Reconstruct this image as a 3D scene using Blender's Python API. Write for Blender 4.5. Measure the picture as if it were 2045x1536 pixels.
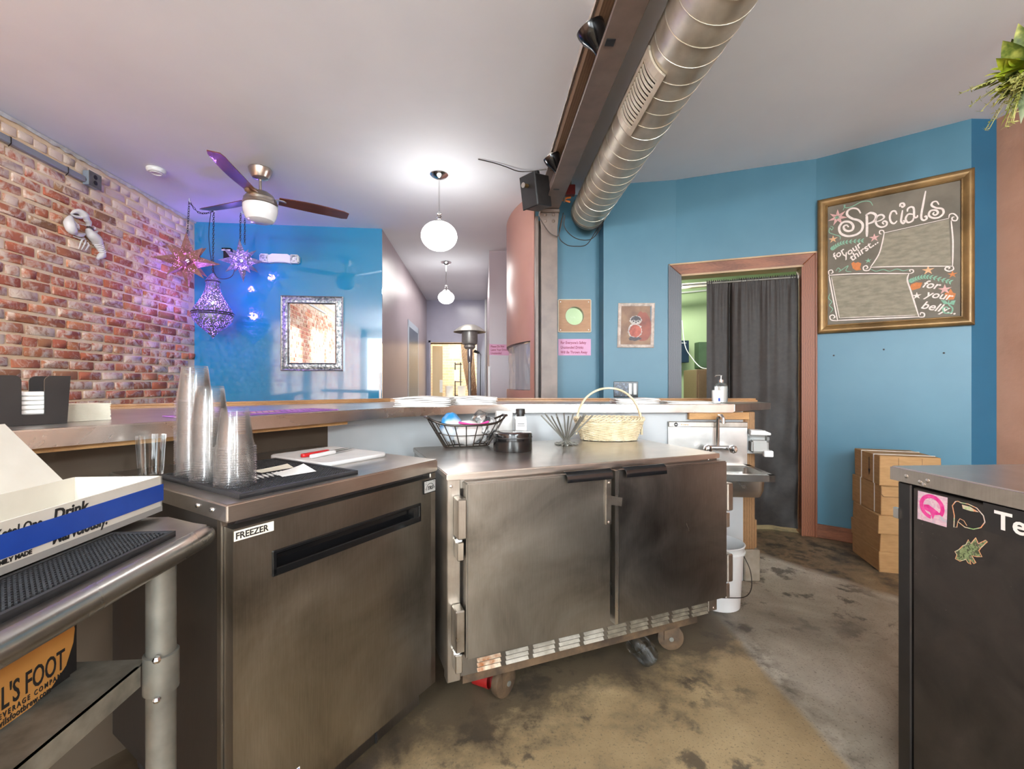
import bpy, bmesh, math, random
from mathutils import Vector, Matrix, noise
random.seed(7)
PI = math.pi
SC = bpy.context.scene
COL = SC.collection
for o in list(bpy.data.objects):
    bpy.data.objects.remove(o)

# ---------------------------------------------------------------- camera, light, exposure
EYE = 1.19          # camera height
CEIL = 2.955        # ceiling height
FPX = 880.0         # focal length in pixels of the 2045 px wide frame
cam_d = bpy.data.cameras.new('camera')
cam_d.sensor_fit = 'HORIZONTAL'
cam_d.sensor_width = 36.0
cam_d.lens = FPX / 2045.0 * 36.0
cam_d.clip_start = 0.02
cam = bpy.data.objects.new('camera', cam_d)
cam.location = (0, 0, EYE)
cam.rotation_euler = (PI / 2, 0, 0)
COL.objects.link(cam)
SC.camera = cam

world = bpy.data.worlds.new('daylight')
SC.world = world
world.use_nodes = True
world.node_tree.nodes['Background'].inputs[0].default_value = (0.80, 0.90, 1.0, 1)
world.node_tree.nodes['Background'].inputs[1].default_value = 2.0

def area(name, loc, rot, sx, sy, power, col=(1, 1, 1), spread=PI):
    d = bpy.data.lights.new(name, 'AREA')
    d.shape = 'RECTANGLE'; d.size = sx; d.size_y = sy; d.energy = power; d.color = col; d.spread = spread
    o = bpy.data.objects.new(name, d); o.location = loc; o.rotation_euler = rot
    COL.objects.link(o); return o

def point(name, loc, power, col=(1, 1, 1), r=0.05):
    d = bpy.data.lights.new(name, 'POINT')
    d.energy = power; d.color = col; d.shadow_soft_size = r
    o = bpy.data.objects.new(name, d); o.location = loc
    COL.objects.link(o); return o

# daylight through the three shop windows behind the camera
for i, (wx, ww) in enumerate(((-1.75, 1.7), (0.35, 1.7), (2.09, 1.15))):
    area('window_daylight', (wx, -4.52, 1.62), (PI / 2, 0, 0), ww, 2.1, 70, (0.90, 0.96, 1.0))
sun_d = bpy.data.lights.new('sun', 'SUN'); sun_d.energy = 12.0; sun_d.angle = 0.02; sun_d.color = (1.0, 0.95, 0.88)
sun = bpy.data.objects.new('sun', sun_d); sun.rotation_euler = Vector((-0.62, 0.76, -0.05)).to_track_quat('-Z', 'Y').to_euler(); COL.objects.link(sun)
# area lights added under the ceiling to brighten far room, store room and corridor
area('far_room_fill', (-1.2, 11.0, 2.85), (0, 0, 0), 1.6, 1.6, 90, (1.0, 0.92, 0.8))
area('store_room_fill', (1.7, 5.0, 2.7), (0, 0, 0), 1.2, 0.4, 40, (1.0, 1.0, 0.93))
area('hall_fill', (-1.0, 7.4, 2.93), (0, 0, 0), 0.5, 2.4, 22, (1.0, 0.97, 0.93))

vs = SC.view_settings
SC.display_settings.display_device = 'sRGB'
vs.view_transform = 'Standard'
vs.look = 'None'
vs.gamma = 1.0
vs.use_curve_mapping = False
vs.exposure = 0.62
SC.cycles.transparent_max_bounces = 48
SC.cycles.max_bounces = 8
SC.cycles.diffuse_bounces = 5
SC.cycles.sample_clamp_indirect = 6.0
SC.cycles.caustics_reflective = False
SC.cycles.caustics_refractive = False

# ---------------------------------------------------------------- placement helpers
def ray(px, py):
    return Vector(((px - 1022.5) / FPX, 1.0, (768.0 - py) / FPX))
def at(px, py, Y):
    return Vector((0, 0, EYE)) + ray(px, py) * Y
def onz(px, py, z):
    r = ray(px, py)
    return Vector((0, 0, EYE)) + r * ((z - EYE) / r.z)
def frame(p, right):
    """wall frame at p: local x along `right`, local y up, local z out of the wall towards the room"""
    x = Vector((right[0], right[1], 0)).normalized(); y = Vector((0, 0, 1)); z = x.cross(y)
    return Matrix(((x.x, y.x, z.x, p[0]), (x.y, y.y, z.y, p[1]), (x.z, y.z, z.z, p[2]), (0, 0, 0, 1)))
def inplane(px, py, F, off=0.0):
    """the local x, y of the point of frame F's plane (moved out by off) on that sight line"""
    r = ray(px, py); n = F.to_3x3() @ Vector((0, 0, 1)); p0 = F.translation + n * off
    t = (p0 - Vector((0, 0, EYE))).dot(n) / r.dot(n)
    q = F.inverted() @ (Vector((0, 0, EYE)) + r * t)
    return q.x, q.y
def rotz(a, loc=(0, 0, 0)):
    return Matrix.Translation(loc) @ Matrix.Rotation(a, 4, 'Z')

# ---------------------------------------------------------------- materials
def S(r, g, b):
    def f(c):
        c /= 255.0
        return c / 12.92 if c <= 0.04045 else ((c + 0.055) / 1.055) ** 2.4
    return (f(r), f(g), f(b), 1.0)
class NT:
    def __init__(s, name):
        s.m = bpy.data.materials.new(name); s.m.use_nodes = True
        s.t = s.m.node_tree; s.b = s.t.nodes['Principled BSDF']; s.o = s.t.nodes['Material Output']
    def n(s, kind, **kw):
        nd = s.t.nodes.new(kind)
        for k, v in kw.items():
            if k.startswith('i_'):
                key = k[2:]
                nd.inputs[int(key) if key.isdigit() else key].default_value = v
            else:
                setattr(nd, k, v)
        return nd
    def l(s, a, b): s.t.links.new(a, b)
    def coord(s, kind='Object', scale=(1, 1, 1), rot=(0, 0, 0)):
        if kind == 'World':
            src = s.n('ShaderNodeNewGeometry').outputs['Position']
        else:
            src = s.n('ShaderNodeTexCoord').outputs[kind]
        mp = s.n('ShaderNodeMapping'); mp.inputs['Scale'].default_value = scale; mp.inputs['Rotation'].default_value = rot
        s.l(src, mp.inputs[0]); return mp.outputs[0]
    def noise(s, vec, scale=5, detail=4, rough=0.55, dist=0):
        nd = s.n('ShaderNodeTexNoise'); nd.inputs['Scale'].default_value = scale; nd.inputs['Detail'].default_value = detail
        nd.inputs['Roughness'].default_value = rough; nd.inputs['Distortion'].default_value = dist
        if vec is not None: s.l(vec, nd.inputs['Vector'])
        return nd.outputs['Fac']
    def ramp(s, fac, stops):
        nd = s.n('ShaderNodeValToRGB'); e = nd.color_ramp.elements
        while len(e) < len(stops): e.new(0.5)
        for el, (p, c) in zip(e, stops):
            el.position = p; el.color = c if len(c) == 4 else (*c, 1)
        s.l(fac, nd.inputs[0]); return nd.outputs[0]
    def mix(s, fac, a, b, blend='MIX'):
        nd = s.n('ShaderNodeMix'); nd.data_type = 'RGBA'; nd.blend_type = blend
        for sock, v in ((nd.inputs[0], fac), (nd.inputs[6], a), (nd.inputs[7], b)):
            if hasattr(v, 'links') or hasattr(v, 'node'): s.l(v, sock)
            else: sock.default_value = v
        return nd.outputs[2]
    def math(s, op, a, b=0.0, clamp=False):
        nd = s.n('ShaderNodeMath'); nd.operation = op; nd.use_clamp = clamp
        for sock, v in ((nd.inputs[0], a), (nd.inputs[1], b)):
            if hasattr(v, 'node'): s.l(v, sock)
            else: sock.default_value = v
        return nd.outputs[0]
    def bump(s, h, strength=0.3, dist=0.01):
        nd = s.n('ShaderNodeBump'); nd.inputs['Strength'].default_value = strength; nd.inputs['Distance'].default_value = dist
        s.l(h, nd.inputs['Height']); s.l(nd.outputs[0], s.b.inputs['Normal'])
    def base(s, c):
        if hasattr(c, 'node'): s.l(c, s.b.inputs['Base Color'])
        else: s.b.inputs['Base Color'].default_value = c
    def set(s, **kw):
        for k, v in kw.items():
            s.b.inputs[k.replace('_', ' ')].default_value = v
W0, B0 = (1, 1, 1, 1), (0, 0, 0, 1)
def mat(name, c1, c2=None, rough=0.5, metal=0.0, scale=6, stretch=(1, 1, 1), lo=0.35, hi=0.65, bump=0.0, bscale=60, bd=0.004, rvar=0.0, coat=0.0, space='Object', detail=4, spec=0.5):
    t = NT(name); t.set(Roughness=rough, Metallic=metal)
    t.b.inputs['Specular IOR Level'].default_value = spec
    if coat: t.b.inputs['Coat Weight'].default_value = coat; t.b.inputs['Coat Roughness'].default_value = 0.08
    v = t.coord(space, stretch)
    if c2 is not None:
        f = t.noise(v, scale, detail)
        t.base(t.ramp(f, [(lo, c1), (hi, c2)]))
        if rvar:
            r = t.math('MULTIPLY_ADD', f, rvar); r.node.inputs[2].default_value = rough - rvar * 0.5
            t.l(r, t.b.inputs['Roughness'])
    else:
        t.base(c1)
    if bump:
        t.bump(t.noise(v, bscale, 3), bump, bd)
    return t.m
def emis(name, col, strength):
    t = NT(name); t.base(col); t.b.inputs['Emission Color'].default_value = col; t.b.inputs['Emission Strength'].default_value = strength
    return t.m
def clear(name, tint, gloss=0.12, rough=0.05, edge=0.5):
    """thin clear sheet: mostly see-through, reflecting more at grazing angles"""
    t = NT(name); t.t.nodes.remove(t.b)
    tr = t.n('ShaderNodeBsdfTransparent'); tr.inputs[0].default_value = tint
    gl = t.n('ShaderNodeBsdfGlossy'); gl.inputs[0].default_value = (0.95, 0.95, 0.95, 1); gl.inputs['Roughness'].default_value = rough
    lw = t.n('ShaderNodeFresnel'); lw.inputs[0].default_value = 1.45
    f = t.math('MULTIPLY_ADD', lw.outputs[0], edge); f.node.inputs[2].default_value = gloss
    mx = t.n('ShaderNodeMixShader'); t.l(f, mx.inputs[0]); t.l(tr.outputs[0], mx.inputs[1]); t.l(gl.outputs[0], mx.inputs[2])
    t.l(mx.outputs[0], t.o.inputs[0]); return t.m
def cup_plastic(name='clear_cup_plastic', dif=.016, gk=.006, edge=.38, rough=.16):
    t = NT(name); t.t.nodes.remove(t.b)
    tr = t.n('ShaderNodeBsdfTransparent'); tr.inputs[0].default_value = (.975, .97, .965, 1)
    gl = t.n('ShaderNodeBsdfGlossy'); gl.inputs[0].default_value = (.95, .95, .95, 1); gl.inputs['Roughness'].default_value = rough
    df = t.n('ShaderNodeBsdfDiffuse'); df.inputs[0].default_value = (.84, .82, .80, 1)
    lw = t.n('ShaderNodeFresnel'); lw.inputs[0].default_value = 1.4
    m1 = t.n('ShaderNodeMixShader'); m1.inputs[0].default_value = dif; t.l(tr.outputs[0], m1.inputs[1]); t.l(df.outputs[0], m1.inputs[2])
    f = t.math('MULTIPLY_ADD', lw.outputs[0], edge); f.node.inputs[2].default_value = gk
    m2 = t.n('ShaderNodeMixShader'); t.l(f, m2.inputs[0]); t.l(m1.outputs[0], m2.inputs[1]); t.l(gl.outputs[0], m2.inputs[2]); t.l(m2.outputs[0], t.o.inputs[0])
    return t.m
def steel(name, c1, c2, rough=0.32, axis=0, scale=3.0, smear=0.5):
    """brushed stainless steel with wiped-on smears and a fine grain along one axis"""
    t = NT(name); t.set(Metallic=1.0)
    st = [60, 60, 60]; st[axis] = 2.5
    v = t.coord('Object', (1, 1, 1)); g = t.noise(t.coord('Object', tuple(st)), 6, 3)
    sm = t.noise(v, scale, 6, 0.6, 0.6)
    f = t.math('ADD', t.math('MULTIPLY', g, 0.14), t.math('MULTIPLY', sm, 0.86))
    t.base(t.ramp(f, [(0.32, c1), (0.68, c2)]))
    r = t.math('MULTIPLY_ADD', sm, smear); r.node.inputs[2].default_value = rough - smear * 0.5
    t.l(r, t.b.inputs['Roughness'])
    t.bump(g, 0.02, 0.0005)
    return t.m
def wood(name, c1, c2, scale=8, axis=2, rough=0.45, bump=0.15, coat=0.0, ring=22.0):
    t = NT(name); t.set(Roughness=rough)
    if coat: t.b.inputs['Coat Weight'].default_value = coat
    st = [ring, ring, ring]; st[axis] = 0.7
    v = t.coord('Object', tuple(st))
    wv = t.n('ShaderNodeTexWave'); wv.inputs['Scale'].default_value = 1.0; wv.inputs['Distortion'].default_value = 3.5; wv.inputs['Detail'].default_value = 3
    wv.inputs['Detail Scale'].default_value = 1.2; t.l(v, wv.inputs[0])
    g = t.noise(t.coord('Object', tuple(6 * q for q in st)), scale, 4)
    f = t.math('ADD', t.math('MULTIPLY', wv.outputs['Fac'], 0.16), t.math('MULTIPLY', g, 0.84))
    t.base(t.ramp(f, [(0.3, c1), (0.68, c2)]))
    t.bump(f, bump, 0.002)
    return t.m

MT = {}
MT['steel_top'] = steel('stainless_top', S(180, 173, 165), S(226, 220, 213), 0.30, 0, 2.5, 0.14)
MT['steel_lip'] = steel('stainless_lip', S(180, 176, 170), S(218, 214, 208), 0.27, 0, 2.5, 0.10)
MT['steel_door'] = steel('stainless_door', S(112, 107, 100), S(172, 166, 157), 0.36, 2, 2.2, 0.3)
MT['steel_door_dark'] = steel('stainless_door_dark', S(104, 100, 96), S(160, 155, 149), 0.34, 2, 2.5, 0.3)
MT['steel_frame'] = steel('stainless_frame', S(140, 133, 124), S(190, 182, 172), 0.33, 2, 4, 0.3)
MT['steel_clean'] = steel('stainless_clean', S(196, 193, 188), S(225, 222, 218), 0.30, 0, 3, 0.1)
MT['galv'] = mat('galvanised', S(108, 106, 98), S(140, 138, 129), 0.5, 0.55, 9, bump=0.1, bscale=40)
MT['chrome'] = mat('chrome', S(215, 215, 215), rough=0.12, metal=1)
MT['nickel'] = mat('brushed_nickel', S(186, 176, 164), S(205, 198, 188), 0.28, 1, 4)
MT['ceiling'] = mat('ceiling_paint', S(230, 234, 240), S(236, 240, 245), 0.75, 0, 1.2, bump=0.05, bscale=9, bd=0.01, space='World')
def wall_paint(name, c1, c2, rough, bump=0.06, scale=1.6, spec=0.5):
    return mat(name, c1, c2, rough, 0, scale, bump=bump, bscale=25, bd=0.004, space='World', spec=spec)
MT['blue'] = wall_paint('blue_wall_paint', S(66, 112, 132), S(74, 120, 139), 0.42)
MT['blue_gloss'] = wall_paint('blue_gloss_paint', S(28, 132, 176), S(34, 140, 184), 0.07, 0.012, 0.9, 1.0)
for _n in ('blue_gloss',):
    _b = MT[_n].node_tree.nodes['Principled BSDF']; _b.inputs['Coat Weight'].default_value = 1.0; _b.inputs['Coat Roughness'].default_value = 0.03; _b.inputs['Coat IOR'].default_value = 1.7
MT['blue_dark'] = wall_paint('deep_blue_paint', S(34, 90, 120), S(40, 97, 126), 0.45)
MT['mauve'] = wall_paint('mauve_wall_paint', S(160, 146, 152), S(168, 154, 159), 0.34, 0.02, 1.0)
MT['lavender'] = wall_paint('lavender_wall_paint', S(164, 160, 176), S(172, 168, 183), 0.22, 0.02)
MT['terracotta'] = wall_paint('terracotta_wall_paint', S(176, 130, 116), S(184, 139, 125), 0.34, 0.03)
MT['terracotta_rough'] = wall_paint('rough_terracotta_plaster', S(172, 128, 104), S(184, 140, 116), 0.6, 0.5, 3)
MT['green'] = wall_paint('pale_green_paint', S(176, 198, 150), S(186, 206, 160), 0.45)
MT['white_wall'] = wall_paint('white_panel', S(180, 183, 184), S(196, 198, 198), 0.32, 0.02)
MT['cream_wall'] = wall_paint('cream_plaster', S(220, 214, 204), S(228, 222, 212), 0.6)
MT['mortar'] = mat('mortar', S(222, 190, 152), S(230, 208, 180), 0.9, 0, 5, bump=0.6, bscale=40, bd=0.006, space='World')
MT['plaster_line'] = mat('plaster_edge', S(200, 197, 192), S(176, 170, 162), 0.85, 0, 20, bump=0.6, bscale=60)
MT['brown_paint'] = mat('brown_steel_paint', S(112, 97, 88), S(128, 112, 102), 0.42, 0, 7, (1, 1, 1), bump=0.25, bscale=45, bd=0.002)
MT['duct'] = mat('spiral_duct_metal', S(176, 166, 146), S(214, 205, 186), 0.38, 0.6, 7, bump=0.05, bscale=30, rvar=0.25, lo=0.3, hi=0.7)
MT['duct_seam'] = mat('duct_seam_metal', S(205, 200, 188), S(180, 172, 155), 0.35, 0.6, 20)
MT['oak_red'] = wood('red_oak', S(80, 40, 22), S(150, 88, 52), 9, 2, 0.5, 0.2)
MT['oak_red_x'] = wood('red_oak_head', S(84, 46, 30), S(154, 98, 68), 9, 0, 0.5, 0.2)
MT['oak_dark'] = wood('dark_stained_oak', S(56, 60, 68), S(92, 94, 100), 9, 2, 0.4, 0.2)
MT['bar_wood'] = wood('bar_rail_wood', S(122, 82, 46), S(172, 128, 82), 10, 0, 0.35, 0.1, 0.2)
MT['timber'] = wood('raw_timber', S(104, 74, 46), S(160, 122, 82), 10, 2, 0.6, 0.3)
MT['timber_x'] = wood('raw_timber_board', S(140, 98, 58), S(196, 152, 98), 10, 0, 0.6, 0.3)
MT['blade'] = wood('fan_blade_wood', S(70, 30, 18), S(112, 52, 28), 6, 0, 0.3, 0.05, 0.4)
MT['plywood'] = wood('porthole_plywood', S(158, 110, 72), S(186, 140, 98), 6, 0, 0.5, 0.1)
MT['cabinet_wood'] = wood('cabinet_wood', S(110, 86, 64), S(142, 114, 88), 6, 2, 0.5, 0.1)
MT['wicker'] = mat('wicker_cane', S(206, 188, 150), S(236, 222, 190), 0.5, 0, 30, bump=0.1)
MT['black'] = mat('black_plastic', S(24, 23, 23), S(36, 34, 33), 0.38, 0, 8)
MT['black_gloss'] = mat('black_gloss', S(16, 16, 17), rough=0.16)
MT['rubber'] = mat('black_rubber', S(34, 33, 34), S(44, 43, 44), 0.55, 0, 30)
MT['black_metal'] = mat('black_painted_metal', S(46, 44, 44), S(60, 57, 56), 0.4, 0.2, 8, bump=0.1, bscale=80)
MT['wire_black'] = mat('black_wire', S(44, 38, 34), S(60, 50, 42), 0.35, 0.6, 20)
MT['white'] = mat('white_plastic', S(228, 228, 226), rough=0.4)
MT['white_board'] = mat('white_cutting_board', S(208, 204, 200), S(220, 216, 212), 0.45, 0, 10)
MT['paper'] = mat('white_paper', S(232, 228, 222), S(240, 237, 232), 0.8, 0, 20)
MT['cream_paper'] = mat('cream_card', S(222, 212, 190), S(232, 224, 204), 0.8, 0, 20)
MT['pink_paper'] = mat('pink_paper', S(222, 168, 200), S(230, 178, 208), 0.8, 0, 8)
MT['ink_red'] = mat('red_marker', S(150, 50, 72), rough=0.7)
MT['ink'] = mat('black_ink', S(30, 27, 25), rough=0.6)
MT['blue_tape'] = mat('blue_tape', S(22, 62, 150), S(28, 70, 162), 0.5, 0, 14)
MT['card'] = mat('cardboard', S(158, 120, 76), S(172, 133, 87), 0.75, 0, 12, (1, 1, 6), bump=0.08, bscale=70)
MT['strap'] = mat('white_strap', S(226, 220, 208), rough=0.4)
MT['fabric'] = mat('black_curtain_cloth', S(36, 31, 28), S(46, 40, 36), 0.62, 0, 30, bump=0.1, bscale=200, bd=0.001)
MT['red'] = mat('red_plastic', S(190, 28, 30), rough=0.35)
MT['orange'] = mat('orange_plastic', S(238, 126, 28), rough=0.4)
MT['purple_mat'] = mat('purple_rubber_mat', S(140, 84, 160), S(160, 104, 178), 0.5, 0, 12)
MT['purple_dark'] = mat('dark_purple_print', S(66, 32, 78), rough=0.5)
MT['gold_print'] = mat('gold_print', S(190, 160, 110), rough=0.5)
MT['gold'] = mat('antique_gold', S(104, 80, 48), S(140, 110, 68), 0.38, 0.45, 5, rvar=0.2, bump=0.05, bscale=80)
MT['silver_frame'] = mat('silver_leaf', S(120, 132, 136), S(214, 218, 218), 0.3, 0.8, 38, lo=0.4, hi=0.6, bump=0.9, bscale=45, bd=0.012)
MT['silver_rim'] = mat('silver_rim', S(196, 200, 200), rough=0.25, metal=0.9)
MT['mirror'] = mat('mirror_glass', (0.93, 0.93, 0.93, 1), rough=0.01, metal=1)
MT['bronze_pic'] = mat('champagne_frame', S(184, 170, 160), S(222, 210, 200), 0.4, 0.1, 30, bump=0.3, bscale=90)
MT['heater'] = mat('heater_steel', S(150, 146, 140), S(184, 180, 174), 0.4, 0.55, 5)
MT['dark_metal'] = mat('dark_lantern_metal', S(58, 56, 62), S(84, 80, 82), 0.45, 0.7, 20, bump=0.2, bscale=60)
MT['concrete'] = mat('concrete_curb', S(140, 130, 114), S(168, 158, 142), 0.85, 0, 9, bump=0.4, bscale=30)
MT['glass'] = clear('clear_glass', (0.97, 0.98, 0.98, 1), 0.01, 0.03, 0.55)
MT['cup'] = cup_plastic()
MT['film'] = cup_plastic('plastic_film', .34, .16, .5, .22)
MT['bottle_clear'] = clear('clear_bottle', (0.9, 0.92, 0.92, 1), 0.12, 0.12, 0.5)
MT['globe'] = emis('lit_opal_globe', (1.0, 0.985, 0.96, 1), 13)
MT['globe_added'] = emis('added_opal_globe', (0.80, 0.925, 1.0, 1), 170)  # strong glow for the unseen globes added behind the camera
MT['opal'] = mat('opal_glass_bowl', S(238, 238, 238), rough=0.18)
MT['led'] = emis('blue_led', (0.15, 0.25, 1.0, 1), 6)
MT['violet_bulb'] = emis('violet_bulb', (0.45, 0.35, 1.0, 1), 40)
MT['white_bulb'] = mat('lamp_bulb_glass', S(226, 222, 214), rough=0.3)
def floor_mat():
    t = NT('stained_concrete'); t.set(Roughness=0.55)
    v = t.coord('World'); sp = t.n('ShaderNodeSeparateXYZ'); t.l(v, sp.inputs[0])
    x, y = sp.outputs[0], sp.outputs[1]
    n1 = t.noise(v, 1.6, 8, 0.62, 0.4); n2 = t.noise(v, 4.5, 8, 0.68, 0.15); n3 = t.noise(v, 120, 3); n4 = t.noise(v, 0.9, 6, 0.6)
    ochre = t.ramp(n1, [(0.34, S(82, 70, 54)), (0.46, S(136, 114, 82)), (0.66, S(166, 142, 106))])
    grey = t.ramp(n1, [(0.3, S(120, 110, 94)), (0.5, S(156, 145, 128)), (0.7, S(192, 182, 166))])
    brown = t.ramp(n2, [(0.38, S(62, 52, 41)), (0.52, S(122, 101, 74)), (0.7, S(152, 128, 96))])
    wob = t.math('MULTIPLY', t.math('SUBTRACT', n2, 0.5), 0.10)
    edge = t.math('ADD', x, wob)
    f1 = t.math('MULTIPLY', t.math('SUBTRACT', edge, 1.03), 30.0, True)
    c = t.mix(f1, ochre, grey)
    # the browner slab by the doorway, past a slanting joint
    e2 = t.math('SUBTRACT', t.math('ADD', t.math('MULTIPLY', y, 1.0), t.math('MULTIPLY', x, 1.55)), 5.72)
    f2 = t.math('MULTIPLY', t.math('ADD', e2, t.math('MULTIPLY', wob, 2.5)), 7.0, True)
    c = t.mix(f2, c, brown)
    # dark grease along the joint and blotches
    j = t.math('ABSOLUTE', t.math('SUBTRACT', edge, 1.09)); jf = t.math('SUBTRACT', 1.0, t.math('MULTIPLY', j, 11.0, True), True)
    c = t.mix(t.math('MULTIPLY', jf, t.ramp(n2, [(0.45, B0), (0.6, (0.85, 0.85, 0.85, 1))])), c, S(74, 62, 48))
    st = t.ramp(n2, [(0.54, B0), (0.60, W0)])
    st2 = t.ramp(n4, [(0.42, B0), (0.52, W0)])
    c = t.mix(t.math('MULTIPLY', t.math('MULTIPLY', st, st2), 0.8), c, S(58, 49, 40))
    # darker where the appliances stand
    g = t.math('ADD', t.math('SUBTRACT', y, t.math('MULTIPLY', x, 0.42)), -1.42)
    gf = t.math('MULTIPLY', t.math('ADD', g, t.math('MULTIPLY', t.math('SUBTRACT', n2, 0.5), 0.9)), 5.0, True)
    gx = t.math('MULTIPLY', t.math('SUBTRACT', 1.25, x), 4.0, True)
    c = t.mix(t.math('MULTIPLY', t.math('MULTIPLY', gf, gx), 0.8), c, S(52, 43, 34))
    c = t.mix(t.math('MULTIPLY', t.ramp(n3, [(0.58, B0), (0.68, W0)]), 0.6), c, S(70, 60, 48))
    t.base(c); t.bump(t.math('ADD', n2, t.math('MULTIPLY', n3, 0.3)), 0.25, 0.006)
    return t.m
MT['floor'] = floor_mat()
def brick_mat(name, island):
    t = NT(name); t.set(Roughness=0.85)
    if island: rnd = t.n('ShaderNodeNewGeometry').outputs['Random Per Island']
    else: rnd = t.n('ShaderNodeObjectInfo').outputs['Random']
    v = t.coord('World'); sp = t.n('ShaderNodeSeparateXYZ'); t.l(v, sp.inputs[0])
    tone = t.ramp(rnd, [(0.0, S(192, 106, 74)), (0.2, S(208, 126, 92)), (0.4, S(182, 94, 74)), (0.55, S(214, 136, 92)), (0.7, S(172, 106, 78)), (0.85, S(202, 118, 88)), (1.0, S(160, 118, 84))])
    n1 = t.noise(v, 17, 6, 0.65, 0.8); n2 = t.noise(v, 4, 3)
    tone = t.mix(t.math('MULTIPLY', t.noise(v, 45, 4), 0.3), tone, S(124, 70, 52))
    hi = t.math('MULTIPLY', t.math('SUBTRACT', sp.outputs[2], 2.62), 0.9, True)
    amt = t.math('ADD', t.math('ADD', t.math('MULTIPLY', n1, 0.7), t.math('MULTIPLY', n2, 0.3)), t.math('ADD', hi, t.math('MULTIPLY', t.math('SUBTRACT', t.math('FRACT', t.math('MULTIPLY', rnd, 7.3)), 0.5), 0.16)))
    wash = t.ramp(amt, [(0.45, B0), (0.59, (0.85, 0.85, 0.85, 1))])
    t.base(t.mix(wash, tone, S(230, 212, 194)))
    t.bump(n1, 0.7, 0.008)
    return t.m
MT['brick'] = brick_mat('washed_brick', False)
MT['brick_many'] = brick_mat('washed_brick_joined', True)
def pierced(name, c1, c2, scale, cut):
    """sheet metal pierced with a dense pattern of small holes"""
    t = NT(name); t.set(Metallic=0.25, Roughness=0.45)
    v = t.coord('Object'); t.base(t.ramp(t.noise(v, 14, 4), [(0.35, c1), (0.65, c2)]))
    vo = t.n('ShaderNodeTexVoronoi'); vo.inputs['Scale'].default_value = scale; t.l(v, vo.inputs['Vector'])
    f = t.math('LESS_THAN', vo.outputs['Distance'], cut)
    tr = t.n('ShaderNodeBsdfTransparent'); mx = t.n('ShaderNodeMixShader')
    t.l(f, mx.inputs[0]); t.l(t.b.outputs[0], mx.inputs[1]); t.l(tr.outputs[0], mx.inputs[2]); t.l(mx.outputs[0], t.o.inputs[0])
    return t.m
MT['star_copper'] = pierced('pierced_copper', S(140, 100, 82), S(176, 134, 112), 85, 0.28)
MT['star_grey'] = pierced('pierced_grey_tin', S(122, 120, 136), S(156, 151, 162), 85, 0.34)
MT['lantern'] = pierced('pierced_lantern_tin', S(100, 100, 114), S(132, 130, 142), 80, 0.38)

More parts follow.
